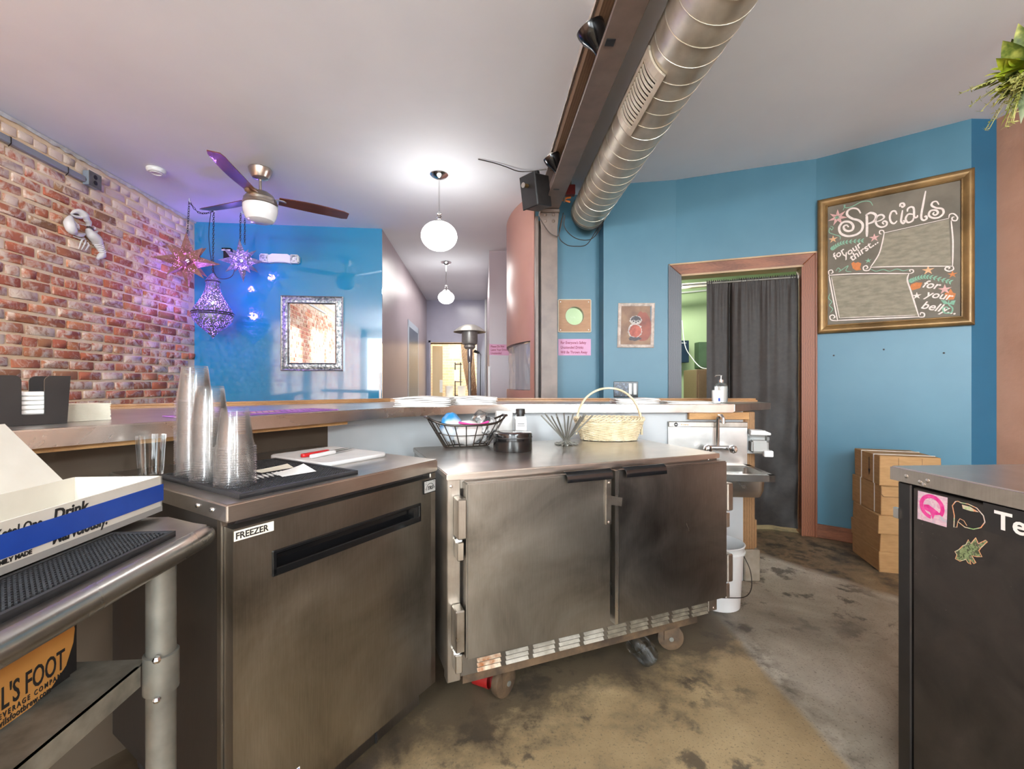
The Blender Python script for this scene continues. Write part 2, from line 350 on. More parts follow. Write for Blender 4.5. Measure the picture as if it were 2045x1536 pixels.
# ---------------------------------------------------------------- mesh helpers
class MB:
    def __init__(s): s.bm = bmesh.new()
    def _v(s, pts, M=None): return [s.bm.verts.new((M @ Vector(p)) if M else p) for p in pts]
    def face(s, pts, M=None):
        try: s.bm.faces.new(s._v(pts, M))
        except ValueError: pass
        return s
    def box(s, x0, x1, y0, y1, z0, z1, M=None):
        v = s._v([(x0, y0, z0), (x1, y0, z0), (x1, y1, z0), (x0, y1, z0), (x0, y0, z1), (x1, y0, z1), (x1, y1, z1), (x0, y1, z1)], M)
        for f in ((0, 3, 2, 1), (4, 5, 6, 7), (0, 1, 5, 4), (1, 2, 6, 5), (2, 3, 7, 6), (3, 0, 4, 7)):
            s.bm.faces.new([v[i] for i in f])
        return s
    def prism(s, poly, z0, z1, M=None):
        a = s._v([(x, y, z0) for x, y in poly], M); b = s._v([(x, y, z1) for x, y in poly], M); n = len(poly)
        s.bm.faces.new(a[::-1]); s.bm.faces.new(b)
        for i in range(n): s.bm.faces.new((a[i], a[(i + 1) % n], b[(i + 1) % n], b[i]))
        return s
    def loft(s, rings, closed=True, caps=True, M=None):
        R = [s._v(r, M) for r in rings]; n = len(R[0])
        for a, b in zip(R, R[1:]):
            for i in range(n if closed else n - 1):
                s.bm.faces.new((a[i], a[(i + 1) % n], b[(i + 1) % n], b[i]))
        if caps and closed:
            s.bm.faces.new(R[0][::-1]); s.bm.faces.new(R[-1])
        return s
    def cyl(s, p0, p1, r0, r1=None, n=16, caps=True, M=None):
        p0, p1 = Vector(p0), Vector(p1); r1 = r0 if r1 is None else r1
        d = (p1 - p0).normalized(); u = d.orthogonal().normalized(); w = d.cross(u)
        rg = [[tuple(p + (u * math.cos(2 * PI * i / n) + w * math.sin(2 * PI * i / n)) * r) for i in range(n)] for p, r in ((p0, r0), (p1, r1))]
        return s.loft(rg, True, caps, M)
    def tube(s, pts, r, n=8, closed=False, M=None):
        P = [Vector(p) for p in pts]; N = len(P); rings = []; u = None
        for i, p in enumerate(P):
            if closed: d = P[(i + 1) % N] - P[i - 1]
            else: d = P[min(i + 1, N - 1)] - P[max(i - 1, 0)]
            d = d.normalized() if d.length > 1e-9 else Vector((0, 0, 1))
            u = d.orthogonal().normalized() if u is None else (u - d * u.dot(d)).normalized()
            w = d.cross(u); rr = r[i] if isinstance(r, (list, tuple)) else r
            rings.append([tuple(p + (u * math.cos(2 * PI * k / n) + w * math.sin(2 * PI * k / n)) * rr) for k in range(n)])
        if closed: rings.append(rings[0]); return s.loft(rings, True, False, M)
        return s.loft(rings, True, True, M)
    def lathe(s, prof, n=32, M=None, sx=1.0, sy=1.0, arc=None):
        rings = [[(r * math.cos(2 * PI * i / n) * sx, r * math.sin(2 * PI * i / n) * sy, z) for i in range(n)] for r, z in prof]
        R = [s._v(q, M) for q in rings]
        for a, b in zip(R, R[1:]):
            for i in range(n):
                s.bm.faces.new((a[i], a[(i + 1) % n], b[(i + 1) % n], b[i]))
        if prof[0][0] > 1e-4 and arc != 'open': s.bm.faces.new(R[0][::-1])
        if prof[-1][0] > 1e-4 and arc not in ('open', 'opentop'): s.bm.faces.new(R[-1])
        bmesh.ops.remove_doubles(s.bm, verts=[v for r in (R[0], R[-1]) for v in r if v.is_valid], dist=1e-5)
        return s
    def ball(s, c, r, n=14, M=None, sc=(1, 1, 1)):
        T = Matrix.Translation(c) @ Matrix.Diagonal((*sc, 1)); T = (M @ T) if M else T
        k = n // 2
        return s.lathe([(max(1e-6, r * math.sin(PI * i / k)), -r * math.cos(PI * i / k)) for i in range(k + 1)], n, T)
    def ribbon(s, pts, w, z=0.0, th=0.0008, M=None, closed=False):
        """a flat drawn line in the local xy plane, with a little body"""
        P = [Vector((p[0], p[1])) for p in pts]; N = len(P); A, B = [], []
        for i, p in enumerate(P):
            if closed: d = P[(i + 1) % N] - P[i - 1]
            else: d = P[min(i + 1, N - 1)] - P[max(i - 1, 0)]
            if d.length < 1e-9: d = Vector((1, 0))
            d.normalize(); q = Vector((-d.y, d.x)); ww = (w[i] if isinstance(w, (list, tuple)) else w) / 2
            A.append(p + q * ww); B.append(p - q * ww)
        idx = list(range(N)) + ([0] if closed else [])
        rg = [[(A[i].x, A[i].y, z), (B[i].x, B[i].y, z), (B[i].x, B[i].y, z + th), (A[i].x, A[i].y, z + th)] for i in idx]
        return s.loft(rg, True, not closed, M)
    def bevel(s, off, seg=1, ang=30):
        s.bm.normal_update()
        e = [x for x in s.bm.edges if len(x.link_faces) == 2 and x.calc_face_angle(0) > math.radians(ang)]
        bmesh.ops.bevel(s.bm, geom=e, offset=off, segments=seg, affect='EDGES', clamp_overlap=True)
        return s
    def mesh(s, name, m, smooth=False, ang=35):
        bmesh.ops.recalc_face_normals(s.bm, faces=s.bm.faces)
        me = bpy.data.meshes.new(name); s.bm.to_mesh(me); s.bm.free()
        if m is not None: me.materials.append(MT[m] if isinstance(m, str) else m)
        if smooth:
            me.polygons.foreach_set('use_smooth', [True] * len(me.polygons)); me.set_sharp_from_angle(angle=math.radians(ang))
        return me
    def build(s, name, m, parent=None, smooth=False, ang=35, label=None):
        return put(name, s.mesh(name, m, smooth, ang), parent, label)
def put(name, me, parent=None, label=None, M=None):
    o = bpy.data.objects.new(name, me); COL.objects.link(o)
    if parent is not None: o.parent = parent
    if M is not None: o.matrix_local = M
    if label: o['label'] = label
    return o
def thing(name, label, cat, M=None, group=None):
    o = bpy.data.objects.new(name, None); o.empty_display_size = 0.05; COL.objects.link(o)
    if M is not None: o.matrix_world = M if isinstance(M, Matrix) else Matrix.Translation(M)
    return tag(o, label, cat, group)
def tag(o, label, cat, group=None):
    o['label'] = label; o['category'] = cat
    if group: o['group'] = group
    return o
def struct(o): o['kind'] = 'structure'; return o
def copytree(o, M, label=None, group=None, parent=None):
    c = o.copy(); COL.objects.link(c); c.parent = parent
    if parent is None: c.matrix_world = M
    if label: c['label'] = label
    if group: c['group'] = group
    for ch in o.children:
        k = copytree(ch, None, None, None, c); k.matrix_local = ch.matrix_local.copy()
    return c
def text(s, size, m, parent, x, y, z=0.0, rot=0.0, shear=0.0, name='lettering', align='LEFT', bold=0.0, sx=1.0, M=None, label=None, space=1.0):
    cu = bpy.data.curves.new(name, 'FONT'); cu.body = s; cu.size = size; cu.extrude = 0.0004; cu.shear = shear; cu.align_x = align; cu.offset = bold; cu.resolution_u = 3
    cu.space_character = space
    ob = bpy.data.objects.new(name, cu); COL.objects.link(ob)
    dg = bpy.context.evaluated_depsgraph_get()
    me = bpy.data.meshes.new_from_object(ob.evaluated_get(dg)); bpy.data.objects.remove(ob); bpy.data.curves.remove(cu)
    me.materials.clear(); me.materials.append(MT[m] if isinstance(m, str) else m); me.name = name
    L = Matrix.Translation((x, y, z)) @ Matrix.Rotation(rot, 4, 'Z') @ Matrix.Diagonal((sx, 1, 1, 1))
    return put(name, me, parent, label, (M @ L) if M else L)
def spline(pts, n=8, closed=False):
    """Catmull-Rom through the points"""
    P = [Vector(p) for p in pts]; N = len(P); out = []
    for i in range(N if closed else N - 1):
        a, b, c, d = (P[(i - 1) % N], P[i], P[(i + 1) % N], P[(i + 2) % N]) if closed else (P[max(i - 1, 0)], P[i], P[i + 1], P[min(i + 2, N - 1)])
        for k in range(n):
            t = k / n
            out.append(0.5 * ((2 * b) + (c - a) * t + (2 * a - 5 * b + 4 * c - d) * t * t + (3 * b - a - 3 * c + d) * t ** 3))
    if not closed: out.append(P[-1])
    return out

# ---------------------------------------------------------------- the room
def V2(p): return Vector((p[0], p[1], 0))
def wall(name, p, q, z0, z1, m, th=0.12, parent=None, ext=0.0):
    """a straight wall whose room face runs p -> q (room on the right hand side of q->p); thickness goes away from the room"""
    p, q = V2(p), V2(q); d = (q - p).normalized(); p = p - d * ext; q = q + d * ext
    n = Vector((-d.y, d.x, 0)) * th
    b = MB().prism([(p.x, p.y), (q.x, q.y), ((q + n).x, (q + n).y), ((p + n).x, (p + n).y)], z0, z1)
    o = b.build(name, m, parent)
    if parent is None: struct(o)
    return o
struct(MB().box(-5.6, 5.2, -5.2, 13.2, -0.12, 0.0).build('floor', 'floor'))
struct(MB().box(-5.6, 5.2, -5.2, 13.2, CEIL, CEIL + 0.1).build('ceiling', 'ceiling'))

# --- brick wall on the left: a mortar slab with the bricks standing proud of it
KC = Vector((-3.445, 4.78, 0)); LDIR = Vector((-0.07, 0.9975, 0)).normalized()
FL = frame(KC, LDIR)
wl = put('wall_left', MB().box(-9.45, 0.1, 0, CEIL + 0.02, -0.12, 0).mesh('wall_left', 'mortar'), None, None, FL); struct(wl)
def brick_mesh(L, H, seed):
    r = random.Random(seed); b = MB(); j = lambda a: r.uniform(-a, a)
    b.box(-L / 2, L / 2, -H / 2, H / 2, -0.01, 0.008)
    b.bevel(0.005)
    for v in b.bm.verts:
        if v.co.z > 0: v.co.x += j(0.004); v.co.y += j(0.004); v.co.z += j(0.003)
    return b.mesh('brick', 'brick', True, 60)
STR = [brick_mesh(0.198, 0.061, k) for k in range(6)]
HED = [brick_mesh(0.094, 0.061, 20 + k) for k in range(4)]
COURSE = 0.0768
far_bricks = MB()
for row in range(39):
    z = row * COURSE + COURSE / 2 - 0.01
    if z > CEIL - 0.02: break
    header = row % 6 == 1
    pitch = 0.106 if header else 0.211
    off = (row * 0.37 % 1) * 0.05 + (0 if row % 2 else pitch / 2)
    x = -off - pitch / 2 + (0.03 if not header else 0)
    while x > -9.35:
        if z > 1.06 and x > -2.02:
            me = random.choice(HED if header else STR)
            o = put('brick', me, wl, None, Matrix.Translation((x + random.uniform(-.004, .004), z + random.uniform(-.004, .004), random.uniform(-.002, .004))) @ Matrix.Rotation(random.uniform(-.012, .012), 4, 'Z') @ Matrix.Diagonal((random.uniform(.94, 1.02), random.uniform(.92, 1.04), 1, 1)))
        else:
            L = pitch - random.uniform(.008, .018); h = 0.031
            far_bricks.box(x - L / 2, x + L / 2, z - h, z + h, -0.01, random.uniform(.004, .011))
        x -= pitch
fb = far_bricks.build('brick_field', 'brick_many', wl); fb['kind'] = 'stuff'
# ragged plaster edge where the ceiling meets the bricks
pl = MB()
xs = [-9.4 + i * 0.05 for i in range(189)]
pl.loft([[(x, CEIL - 0.004, 0.0), (x, CEIL - 0.02 - random.random() * 0.018, 0.013), (x, CEIL - 0.004, 0.022)] for x in xs])
pl.build('plaster_edge', 'plaster_line', wl)

# --- far left: glossy blue wall, corridor, lavender end wall
BL, BR = (-3.445, 4.78), (-1.473, 4.994)
HL0, HL1 = (-1.473, 4.994), (-1.79, 9.25)
wall('wall_back', BL, BR, 0, CEIL, 'blue_gloss', 0.1)
FB = frame((BL[0], BL[1], 0), Vector(BR) - Vector(BL))
hw = wall('wall_hall_left', (HL0[0] - .001, HL0[1] + .0), HL1, 0, CEIL, 'mauve', 0.1)
fw = wall('wall_hall_far', HL1, (-1.74, 9.25), 0, CEIL, 'lavender', 0.12)
wall('far_pier', (-0.74, 9.25), (-0.40, 9.25), 0, CEIL, 'lavender', 0.12, fw)
wall('far_lintel', (-1.74, 9.25), (-0.74, 9.25), 2.11, CEIL, 'lavender', 0.12, fw)
struct(MB().box(-1.74, -1.70, 9.20, 9.26, 0, 2.11).box(-1.74, -0.74, 9.20, 9.26, 2.07, 2.12).build('trim_2', 'lavender'))
wall('wall_hall_right', (-0.53, 9.25), (-0.30, 5.82), 0, CEIL, 'mauve', 0.1)
wall('wall_hall_corner', (-0.30, 5.82), (0.16, 5.80), 0, CEIL, 'mauve', 0.1)
# the brick room seen through the opening
def small_brick_mat():
    t = NT('pale_far_brick'); t.set(Roughness=0.8)
    v = t.coord('World', (1, 1, 1), (PI / 2, 0, 0)); br = t.n('ShaderNodeTexBrick')
    for k, val in (('Color1', S(214, 186, 150)), ('Color2', S(226, 202, 168)), ('Mortar', S(238, 224, 200))): br.inputs[k].default_value = val
    br.inputs['Scale'].default_value = 1.0; br.inputs['Brick Width'].default_value = 0.22; br.inputs['Row Height'].default_value = 0.08; br.inputs['Mortar Size'].default_value = 0.006
    t.l(v, br.inputs['Vector']); t.base(br.outputs[0]); return t.m
MT['far_brick'] = small_brick_mat()
wall('wall_far_brick', (-3.6, 12.3), (1.2, 12.3), 0, CEIL, 'far_brick', 0.1)
wall('wall_far_side', (-3.0, 9.4), (-3.0, 12.3), 0, CEIL, 'far_brick', 0.1)
wall('wall_far_other', (0.9, 12.3), (0.9, 9.4), 0, CEIL, 'cream_wall', 0.1)
# door of the corridor
FH = frame((HL0[0], HL0[1], 0), (HL0[0] - HL1[0], HL0[1] - HL1[1]))
d2 = thing('door_2', 'grey blue framed door in the corridor wall', 'door', frame((HL1[0], HL1[1], 0), (HL0[0] - HL1[0], HL0[1] - HL1[1]))); d2['kind'] = 'structure'
MT['door_dark'] = mat('dark_door_paint', S(62, 76, 92), S(72, 86, 102), 0.3)
MT['casing_blue'] = mat('pale_casing', S(170, 180, 192), rough=0.35)
# local x of that frame runs from the far end towards the camera
MB().box(1.36, 2.36, 0, 2.10, -.005, .012).build('door_leaf', 'door_dark', d2)
MB().box(1.26, 1.36, 0, 2.20, -.005, .05).box(2.36, 2.46, 0, 2.20, -.005, .05).box(1.26, 2.46, 2.10, 2.20, -.005, .05).build('casing', 'casing_blue', d2)
MB().box(2.28, 2.31, 0.98, 1.1, 0.01, 0.06).build('door_handle', 'chrome', d2)
# white batten at the corridor corner
MB().box(-.012, .012, -.005, .012, 0.0, 1.33).build('trim_3', 'white').matrix_world = rotz(.1, (-1.49, 4.982, 0)); struct(bpy.data.objects['trim_3'])

# --- curved terracotta wall beside the column
CURVE = [(-0.03, 5.80), (-0.055, 5.25), (-0.06, 4.90), (-0.035, 4.68), (0.005, 4.50), (0.06, 4.34), (0.12, 4.21), (0.17, 4.13), (0.205, 4.09)]
CV = [Vector((p[0], p[1])) for p in CURVE]
CVs = [v for v in spline([(p.x, p.y, 0) for p in CV], 4)]
def curve_wall(name, pts, z0, z1, m, inset=0.0, th=0.06, parent=None):
    N = len(pts); A, B = [], []
    for i in range(N):
        d = (pts[min(i + 1, N - 1)] - pts[max(i - 1, 0)]).normalized(); n = Vector((-d.y, d.x, 0))
        A.append(pts[i] + n * inset); B.append(pts[i] + n * (inset + th))
    b = MB(); b.loft([[(a.x, a.y, z0), (a.x, a.y, z1), (c.x, c.y, z1), (c.x, c.y, z0)] for a, c in zip(A, B)])
    return b.build(name, m, parent, True)
cw = struct(curve_wall('wall_curved', CVs, 1.60, CEIL, 'terracotta'))
k0 = len(CVs) * 4 // 9
curve_wall('lower_wall', CVs, 0, 1.135, 'terracotta', 0.0, 0.06, cw)
curve_wall('side_strip', CVs[-5:], 1.135, 1.60, 'terracotta', 0.0, 0.06, cw)
MT['recess_blue'] = mat('recess_blue_grey', S(160, 186, 204), S(214, 226, 234), 0.4, 0, 9, (1, 1, .25))
curve_wall('recess_back', CVs[:-4], 1.135, 1.60, 'recess_blue', 0.10, 0.02, cw)
def film_sheet():
    b = MB(); rows = []
    pts = CVs[6:-4]
    for j in range(22):
        z = 1.14 + 0.45 * j / 21; rr = []
        for i, p in enumerate(pts):
            d = (pts[min(i + 1, len(pts) - 1)] - pts[max(i - 1, 0)]).normalized(); n = Vector((-d.y, d.x, 0))
            k = 0.030 + 0.020 * noise.noise(Vector((i * .55 + j * .16, j * .10, 3.0))) + .008 * noise.noise(Vector((i * 1.7 + j * .5, j * .3, 7.0)))
            rr.append((p.x + n.x * k, p.y + n.y * k, z))
        rows.append(rr)
    return b.loft(rows, False, False)
tag(film_sheet().build('plastic_sheet', 'film', None, True), 'crinkled clear plastic sheet covering the opening under the curved wall', 'plastic sheet')

# --- blue walls on the right
W1, W2, W3, W4 = (0.81, 3.90), (1.357, 3.82), (2.38, 3.446), (3.05, 2.925)
wr = struct(MB().box(0.20, 0.49, 4.10, 4.16, 0, CEIL).box(0.68, 0.815, 4.10, 4.16, 0, CEIL).box(0.49, 0.68, 4.10, 4.16, 0, 1.735).box(0.49, 0.68, 4.10, 4.16, 1.925, CEIL).build('wall_recess', 'blue'))
wall('wall_return', (0.81, 4.13), (0.81, 3.90), 0, CEIL, 'blue', 0.05)
DW = V2(W3) - V2(W2); DWL = DW.length; DU = DW / DWL
wall('wall_doorway', W1, V2(W2) + DU * 0.06, 0, CEIL, 'blue', 0.12)
wall('wall_over_door', V2(W2) + DU * 0.06, V2(W3) - DU * 0.06, 2.16, CEIL, 'blue', 0.12)
wall('wall_chalkboard', V2(W3) - DU * 0.06, V2(W3), 0, CEIL, 'blue', 0.12)
wall('wall_right_back', W3, W4, 0, CEIL, 'blue', 0.12)
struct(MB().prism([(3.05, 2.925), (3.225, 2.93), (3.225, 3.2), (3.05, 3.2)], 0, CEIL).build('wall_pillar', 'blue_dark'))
struct(MB().prism([(3.222, 2.96), (3.222, 2.93), (3.25, 2.70), (3.30, 1.9), (3.32, -4.6), (3.6, -4.6), (3.6, 2.96)], 0, CEIL).build('wall_right', 'terracotta_rough'))
# the store room behind the doorway
wall('wall_store_back', (0.25, 6.0), (4.6, 6.0), 0, CEIL, 'green', 0.1)
wall('wall_store_left', (0.27, 4.16), (0.27, 6.0), 0, CEIL, 'green', 0.05)
wall('wall_store_right', (4.5, 6.0), (4.5, 2.8), 0, CEIL, 'green', 0.1)
# wall with shop windows behind the camera
wf = struct(MB().box(-2.95, -2.62, -4.66, -4.55, 0, CEIL).box(-0.88, -0.52, -4.66, -4.55, 0, CEIL).box(1.22, 1.48, -4.66, -4.55, 0, CEIL).box(2.70, 3.5, -4.66, -4.55, 0, CEIL)
     .box(-2.95, 3.5, -4.66, -4.55, 0, 0.55).box(-2.95, 3.5, -4.66, -4.55, 2.70, CEIL).build('wall_front', 'cream_wall'))
for i, (a, b_) in enumerate(((-2.62, -0.88), (-0.52, 1.22), (1.48, 2.70))):
    m = (a + b_) / 2
    wn = struct(MB().box(a, a + .05, -4.65, -4.58, .55, 2.7).box(b_ - .05, b_, -4.65, -4.58, .55, 2.7).box(a, b_, -4.65, -4.58, .55, .60).box(a, b_, -4.65, -4.58, 2.65, 2.7).box(m - .02, m + .02, -4.65, -4.58, .55, 2.7).build('window_%d' % (i + 1), 'black_metal'))
    MB().box(a + .05, b_ - .05, -4.62, -4.61, .60, 2.65).build('pane', 'glass', wn)

# --- door casing of red oak, left side darkened
FD = frame((W2[0], W2[1], 0), DU)
d1 = put('door_1', None, None, None, FD); struct(d1)
CW_ = 0.105
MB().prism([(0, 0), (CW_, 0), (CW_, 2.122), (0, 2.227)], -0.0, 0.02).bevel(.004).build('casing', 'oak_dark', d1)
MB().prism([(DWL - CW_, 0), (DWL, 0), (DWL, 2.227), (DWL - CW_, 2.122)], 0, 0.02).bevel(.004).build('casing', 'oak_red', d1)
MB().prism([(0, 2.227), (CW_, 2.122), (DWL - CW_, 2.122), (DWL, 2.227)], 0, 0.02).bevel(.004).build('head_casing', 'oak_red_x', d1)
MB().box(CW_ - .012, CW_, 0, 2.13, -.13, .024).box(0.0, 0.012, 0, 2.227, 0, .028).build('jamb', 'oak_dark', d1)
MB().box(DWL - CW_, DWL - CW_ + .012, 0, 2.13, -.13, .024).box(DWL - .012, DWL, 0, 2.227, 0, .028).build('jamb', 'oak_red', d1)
MT['oak_pale'] = wood('pale_oak_liner', S(150, 120, 84), S(186, 156, 116), 9, 0, 0.4, 0.1)
MB().box(CW_ - .012, DWL - CW_ + .012, 2.115, 2.13, -.13, .024).box(0, DWL, 2.215, 2.227, 0, .028).build('head_jamb', 'oak_pale', d1)
# baseboard to the right of the door
FC = frame((W3[0], W3[1], 0), V2(W4) - V2(W3)); CL = (V2(W4) - V2(W3)).length
o = put('baseboard_right', MB().box(0.0, CL, 0, 0.105, 0, .018).bevel(.004).mesh('baseboard_right', 'oak_red_x'), None, None, FC); struct(o)
struct(MB().box(3.05, 3.222, 2.91, 2.93, 0, 0.105).build('baseboard_pillar', 'oak_red_x'))

# ---------------------------------------------------------------- steel beam and column
BE = lambda Y: 0.34 + 0.067 * (3.8 - Y)
bm_dir = Vector((-0.067, 1, 0)).normalized()
FBM = Matrix.Translation((BE(0), 0, 0)) @ Matrix(((bm_dir.y, bm_dir.x, 0, 0), (-bm_dir.x, bm_dir.y, 0, 0), (0, 0, 1, 0), (0, 0, 0, 1)))
beam = thing('steel_beam', 'long brown painted steel beam running under the ceiling', 'beam', FBM)
BZ = 2.705
MB().box(-.066, .066, -4.4, 3.93, BZ, BZ + .016).bevel(.003).build('bottom_flange', 'brown_paint', beam)
MB().box(-.008, .008, -4.4, 3.93, BZ + .016, CEIL - .016).build('web', 'brown_paint', beam)
MB().box(-.066, .066, -4.4, 3.93, CEIL - .016, CEIL - .001).build('top_flange', 'brown_paint', beam)
MT['old_timber'] = wood('old_dark_timber', S(92, 72, 54), S(134, 108, 82), 8, 1, .6, .2)
MB().box(-.062, -.012, -4.4, 3.5, CEIL - .075, CEIL - .016).build('timber_strip', 'old_timber', beam)
c_ = MB(); ys = [-4.3 + i * .07 for i in range(112)]
c_.loft([[(-.072 - random.random() * .02, y, CEIL - .001), (-.078, y, CEIL - .012 - random.random() * .012), (-.062, y, CEIL - .001)] for y in ys]).build('plaster_seam', 'plaster_line', beam)
MB().box(-.05, -.01, 1.935, 1.975, BZ - .004, BZ - .0005).box(-.045, .0, 3.42, 3.435, BZ - .003, BZ - .0005).build('splice', 'black_metal', beam)
CX, CY = 0.322, 3.80
colm = thing('steel_column', 'brown painted steel column with riveted cap under the beam', 'column', rotz(0.03, (CX, CY, 0)))
MB().box(-.071, .071, 0, .014, 0, 2.66).bevel(.002).build('front_flange', 'brown_paint', colm)
MB().box(-.006, .006, .014, .16, 0, 2.66).build('web', 'brown_paint', colm)
MB().box(-.085, .071, .16, .174, 0, 2.66).build('rear_flange', 'brown_paint', colm)
MB().box(-.115, -.09, .05, .17, 0, 2.66).build('side_channel', 'brown_paint', colm)
MB().box(-.085, .09, -.02, .10, 2.672, 2.70).bevel(.006).build('cap_plate', 'brown_paint', colm)
gp = MB().prism([(-.085, 2.672), (.085, 2.672), (.072, 2.55), (-.072, 2.55)], -.012, .0, Matrix.Rotation(PI / 2, 4, 'X') @ Matrix.Translation((0, 0, 0)))
gp.bevel(.003).build('gusset_plate', 'brown_paint', colm)
for rx in (-.035, .035):
    MB().lathe([(.014, 0), (.013, .006), (.008, .011), (.001, .013)], 12, Matrix.Translation((rx, .0, 2.60)) @ Matrix.Rotation(PI / 2, 4, 'X')).build('rivet', 'brown_paint', colm, True)
    MB().lathe([(.014, 0), (.013, .006), (.008, .011), (.001, .013)], 12, Matrix.Translation((rx, -.0, 2.655)) @ Matrix.Rotation(PI / 2, 4, 'X')).build('rivet', 'brown_paint', colm, True)

# ---------------------------------------------------------------- spiral duct
DA = Vector((0.675, 3.90, 2.71)); DBv = Vector((0.675 + 0.052 * 8.1, -4.2, 2.71)); DR = 0.152
dl = (DBv - DA).length; dz_ = (DBv - DA).normalized(); dx_ = Vector((0, 0, 1)).cross(dz_).normalized(); dy_ = dz_.cross(dx_)
FDU = Matrix(((dx_.x, dy_.x, dz_.x, DA.x), (dx_.y, dy_.y, dz_.y, DA.y), (dx_.z, dy_.z, dz_.z, DA.z), (0, 0, 0, 1)))
duct = thing('spiral_duct', 'round galvanised spiral air duct hanging beside the beam', 'air duct', FDU)
MB().lathe([(DR, 0.0), (DR, dl)], 48, None, 1, 1, 'open').build('duct_body', 'duct', duct, True)
seam = []
turns = int(dl / 0.112)
for i in range(turns * 40 + 1):
    a = 2 * PI * i / 40; seam.append(((DR + .001) * math.cos(a), (DR + .001) * math.sin(a), dl * i / (turns * 40)))
MB().tube(seam, 0.0018, 5).build('spiral_seam', 'duct_seam', duct, True)
MB().lathe([(DR + .002, 0), (DR + .006, .004), (DR + .006, .05), (DR + .001, .055)], 48, None, 1, 1, 'open').build('end_collar', 'galv', duct, True)
# supply register on the lower left of the duct
rc = FDU.inverted() @ at(1268, 200, 2.24)
ra = math.atan2(rc.y, rc.x); rz_ = 3.90 - 2.22
def on_duct(ang, r, z): return (r * math.cos(ang), r * math.sin(ang), z)
reg = MB(); NA = 8; A0, A1 = ra - .50, ra + .50
def shell(b, a0, a1, z0, z1, r0, r1):
    for k in range(NA):
        u, v_ = a0 + (a1 - a0) * k / NA, a0 + (a1 - a0) * (k + 1) / NA
        q = [on_duct(u, r0, z0), on_duct(v_, r0, z0), on_duct(v_, r0, z1), on_duct(u, r0, z1), on_duct(u, r1, z0), on_duct(v_, r1, z0), on_duct(v_, r1, z1), on_duct(u, r1, z1)]
        vv = b._v(q)
        for f in ((0, 3, 2, 1), (4, 5, 6, 7), (0, 1, 5, 4), (1, 2, 6, 5), (2, 3, 7, 6), (3, 0, 4, 7)): b.bm.faces.new([vv[i] for i in f])
R0, R1 = DR + .002, DR + .012
ZR0, ZR1 = rz_ - .24, rz_ + .24
shell(reg, A0, A1, ZR0, ZR0 + .05, R0, R1); shell(reg, A0, A1, ZR1 - .05, ZR1, R0, R1)
shell(reg, A0, A0 + .14, ZR0, ZR1, R0, R1); shell(reg, A1 - .14, A1, ZR0, ZR1, R0, R1)
MT['register'] = mat('register_paint', S(196, 186, 166), S(212, 203, 184), .45, .2, 12)
rg_ = reg.build('register', 'register', duct, True)
bk = MB(); shell(bk, A0 + .1, A1 - .1, ZR0 + .04, ZR1 - .04, R0 - .001, R0); bk.build('register_opening', 'black', rg_)
for k in range(13):
    sl = MB(); zz = ZR0 + .06 + k * (ZR1 - ZR0 - .12) / 12
    shell(sl, A0 + .13, A1 - .13, zz - .006, zz + .006, R0 + .002, R1 - .001); sl.build('louvre', 'register', rg_, True)

# ---------------------------------------------------------------- the bar
BAR = 1.073
F = [(-1.86, 0.13), (-1.235, 1.15), (-0.70, 2.06), (-0.50, 2.32), (-0.28, 2.50), (-0.05, 2.60), (0.20, 2.625), (1.32, 2.62)]
Fs = [(-1.86, 0.13), (-1.235, 1.15)] + [(p.x, p.y) for p in spline([(-0.73, 2.01, 0), (-0.60, 2.21, 0), (-0.42, 2.40, 0), (-0.22, 2.53, 0), (0.0, 2.605, 0), (0.25, 2.622, 0)], 4)] + [(1.32, 2.62)]
O = [(1.66, 2.83), (1.66, 3.05), (-0.2, 3.13), (-0.85, 3.05), (-1.95, 2.12), (-2.95, 0.66)]
def offset(pts, d):
    out = []; N = len(pts); P = [Vector(p) for p in pts]
    for i in range(N):
        t = (P[min(i + 1, N - 1)] - P[max(i - 1, 0)]).normalized(); out.append((P[i].x - t.y * d, P[i].y + t.x * d))
    return out
bar = thing('bar_counter', 'long bent bar counter with stainless top, wooden rail and white panel back', 'bar counter', (0, 0, 0))
MB().prism(Fs + O, BAR - 0.012, BAR).build('steel_top', 'steel_top', bar)
def strip(pts, z0, z1, d0, d1):
    A, B = offset(pts, d0), offset(pts, d1)
    b = MB(); b.loft([[(a[0], a[1], z0), (a[0], a[1], z1), (c[0], c[1], z1), (c[0], c[1], z0)] for a, c in zip(A, B)]); return b
strip(Fs, BAR - .050, BAR + .0005, -.004, .03).bevel(.004, 2).build('front_lip', 'steel_lip', bar, True)
strip([(1.32, 2.62), (1.66, 2.83)], BAR - .046, BAR + .0003, -.004, .03).bevel(.003).build('end_lip', 'steel_frame', bar)
strip([(1.66, 2.83), (1.66, 3.05)], BAR - .046, BAR + .0003, -.004, .03).bevel(.003).build('end_lip', 'steel_frame', bar)
RL = [(-2.95, 0.66), (-1.95, 2.12), (-0.85, 3.05), (-0.2, 3.13), (1.68, 3.05)]
for a_, b_ in zip(RL, RL[1:]):
    strip([a_, b_], BAR - .03, BAR + .022, -.05, .03).bevel(.012, 3).build('wood_rail', 'bar_wood', bar, True)
DIE = [(p[0], p[1]) for p in offset(Fs, .17)]
DIE = [(x, min(y, 2.69)) for x, y in DIE if x < 1.2] + [(1.40, 2.67)]
MT['shaded_panel'] = wall_paint('shaded_bar_panel', S(72, 60, 47), S(84, 71, 56), .6)  # shade below the bar's left arm darkened into the panel colour
kd = next(i for i, q in enumerate(DIE) if q[1] > 1.9)
strip([DIE[0], DIE[1], DIE[kd]], 0.0, BAR - .012, 0, .11).build('die_panel', 'shaded_panel', bar, True)
strip(DIE[kd:], 0.0, BAR - .012, 0, .11).build('die_wall', 'white_wall', bar, True)
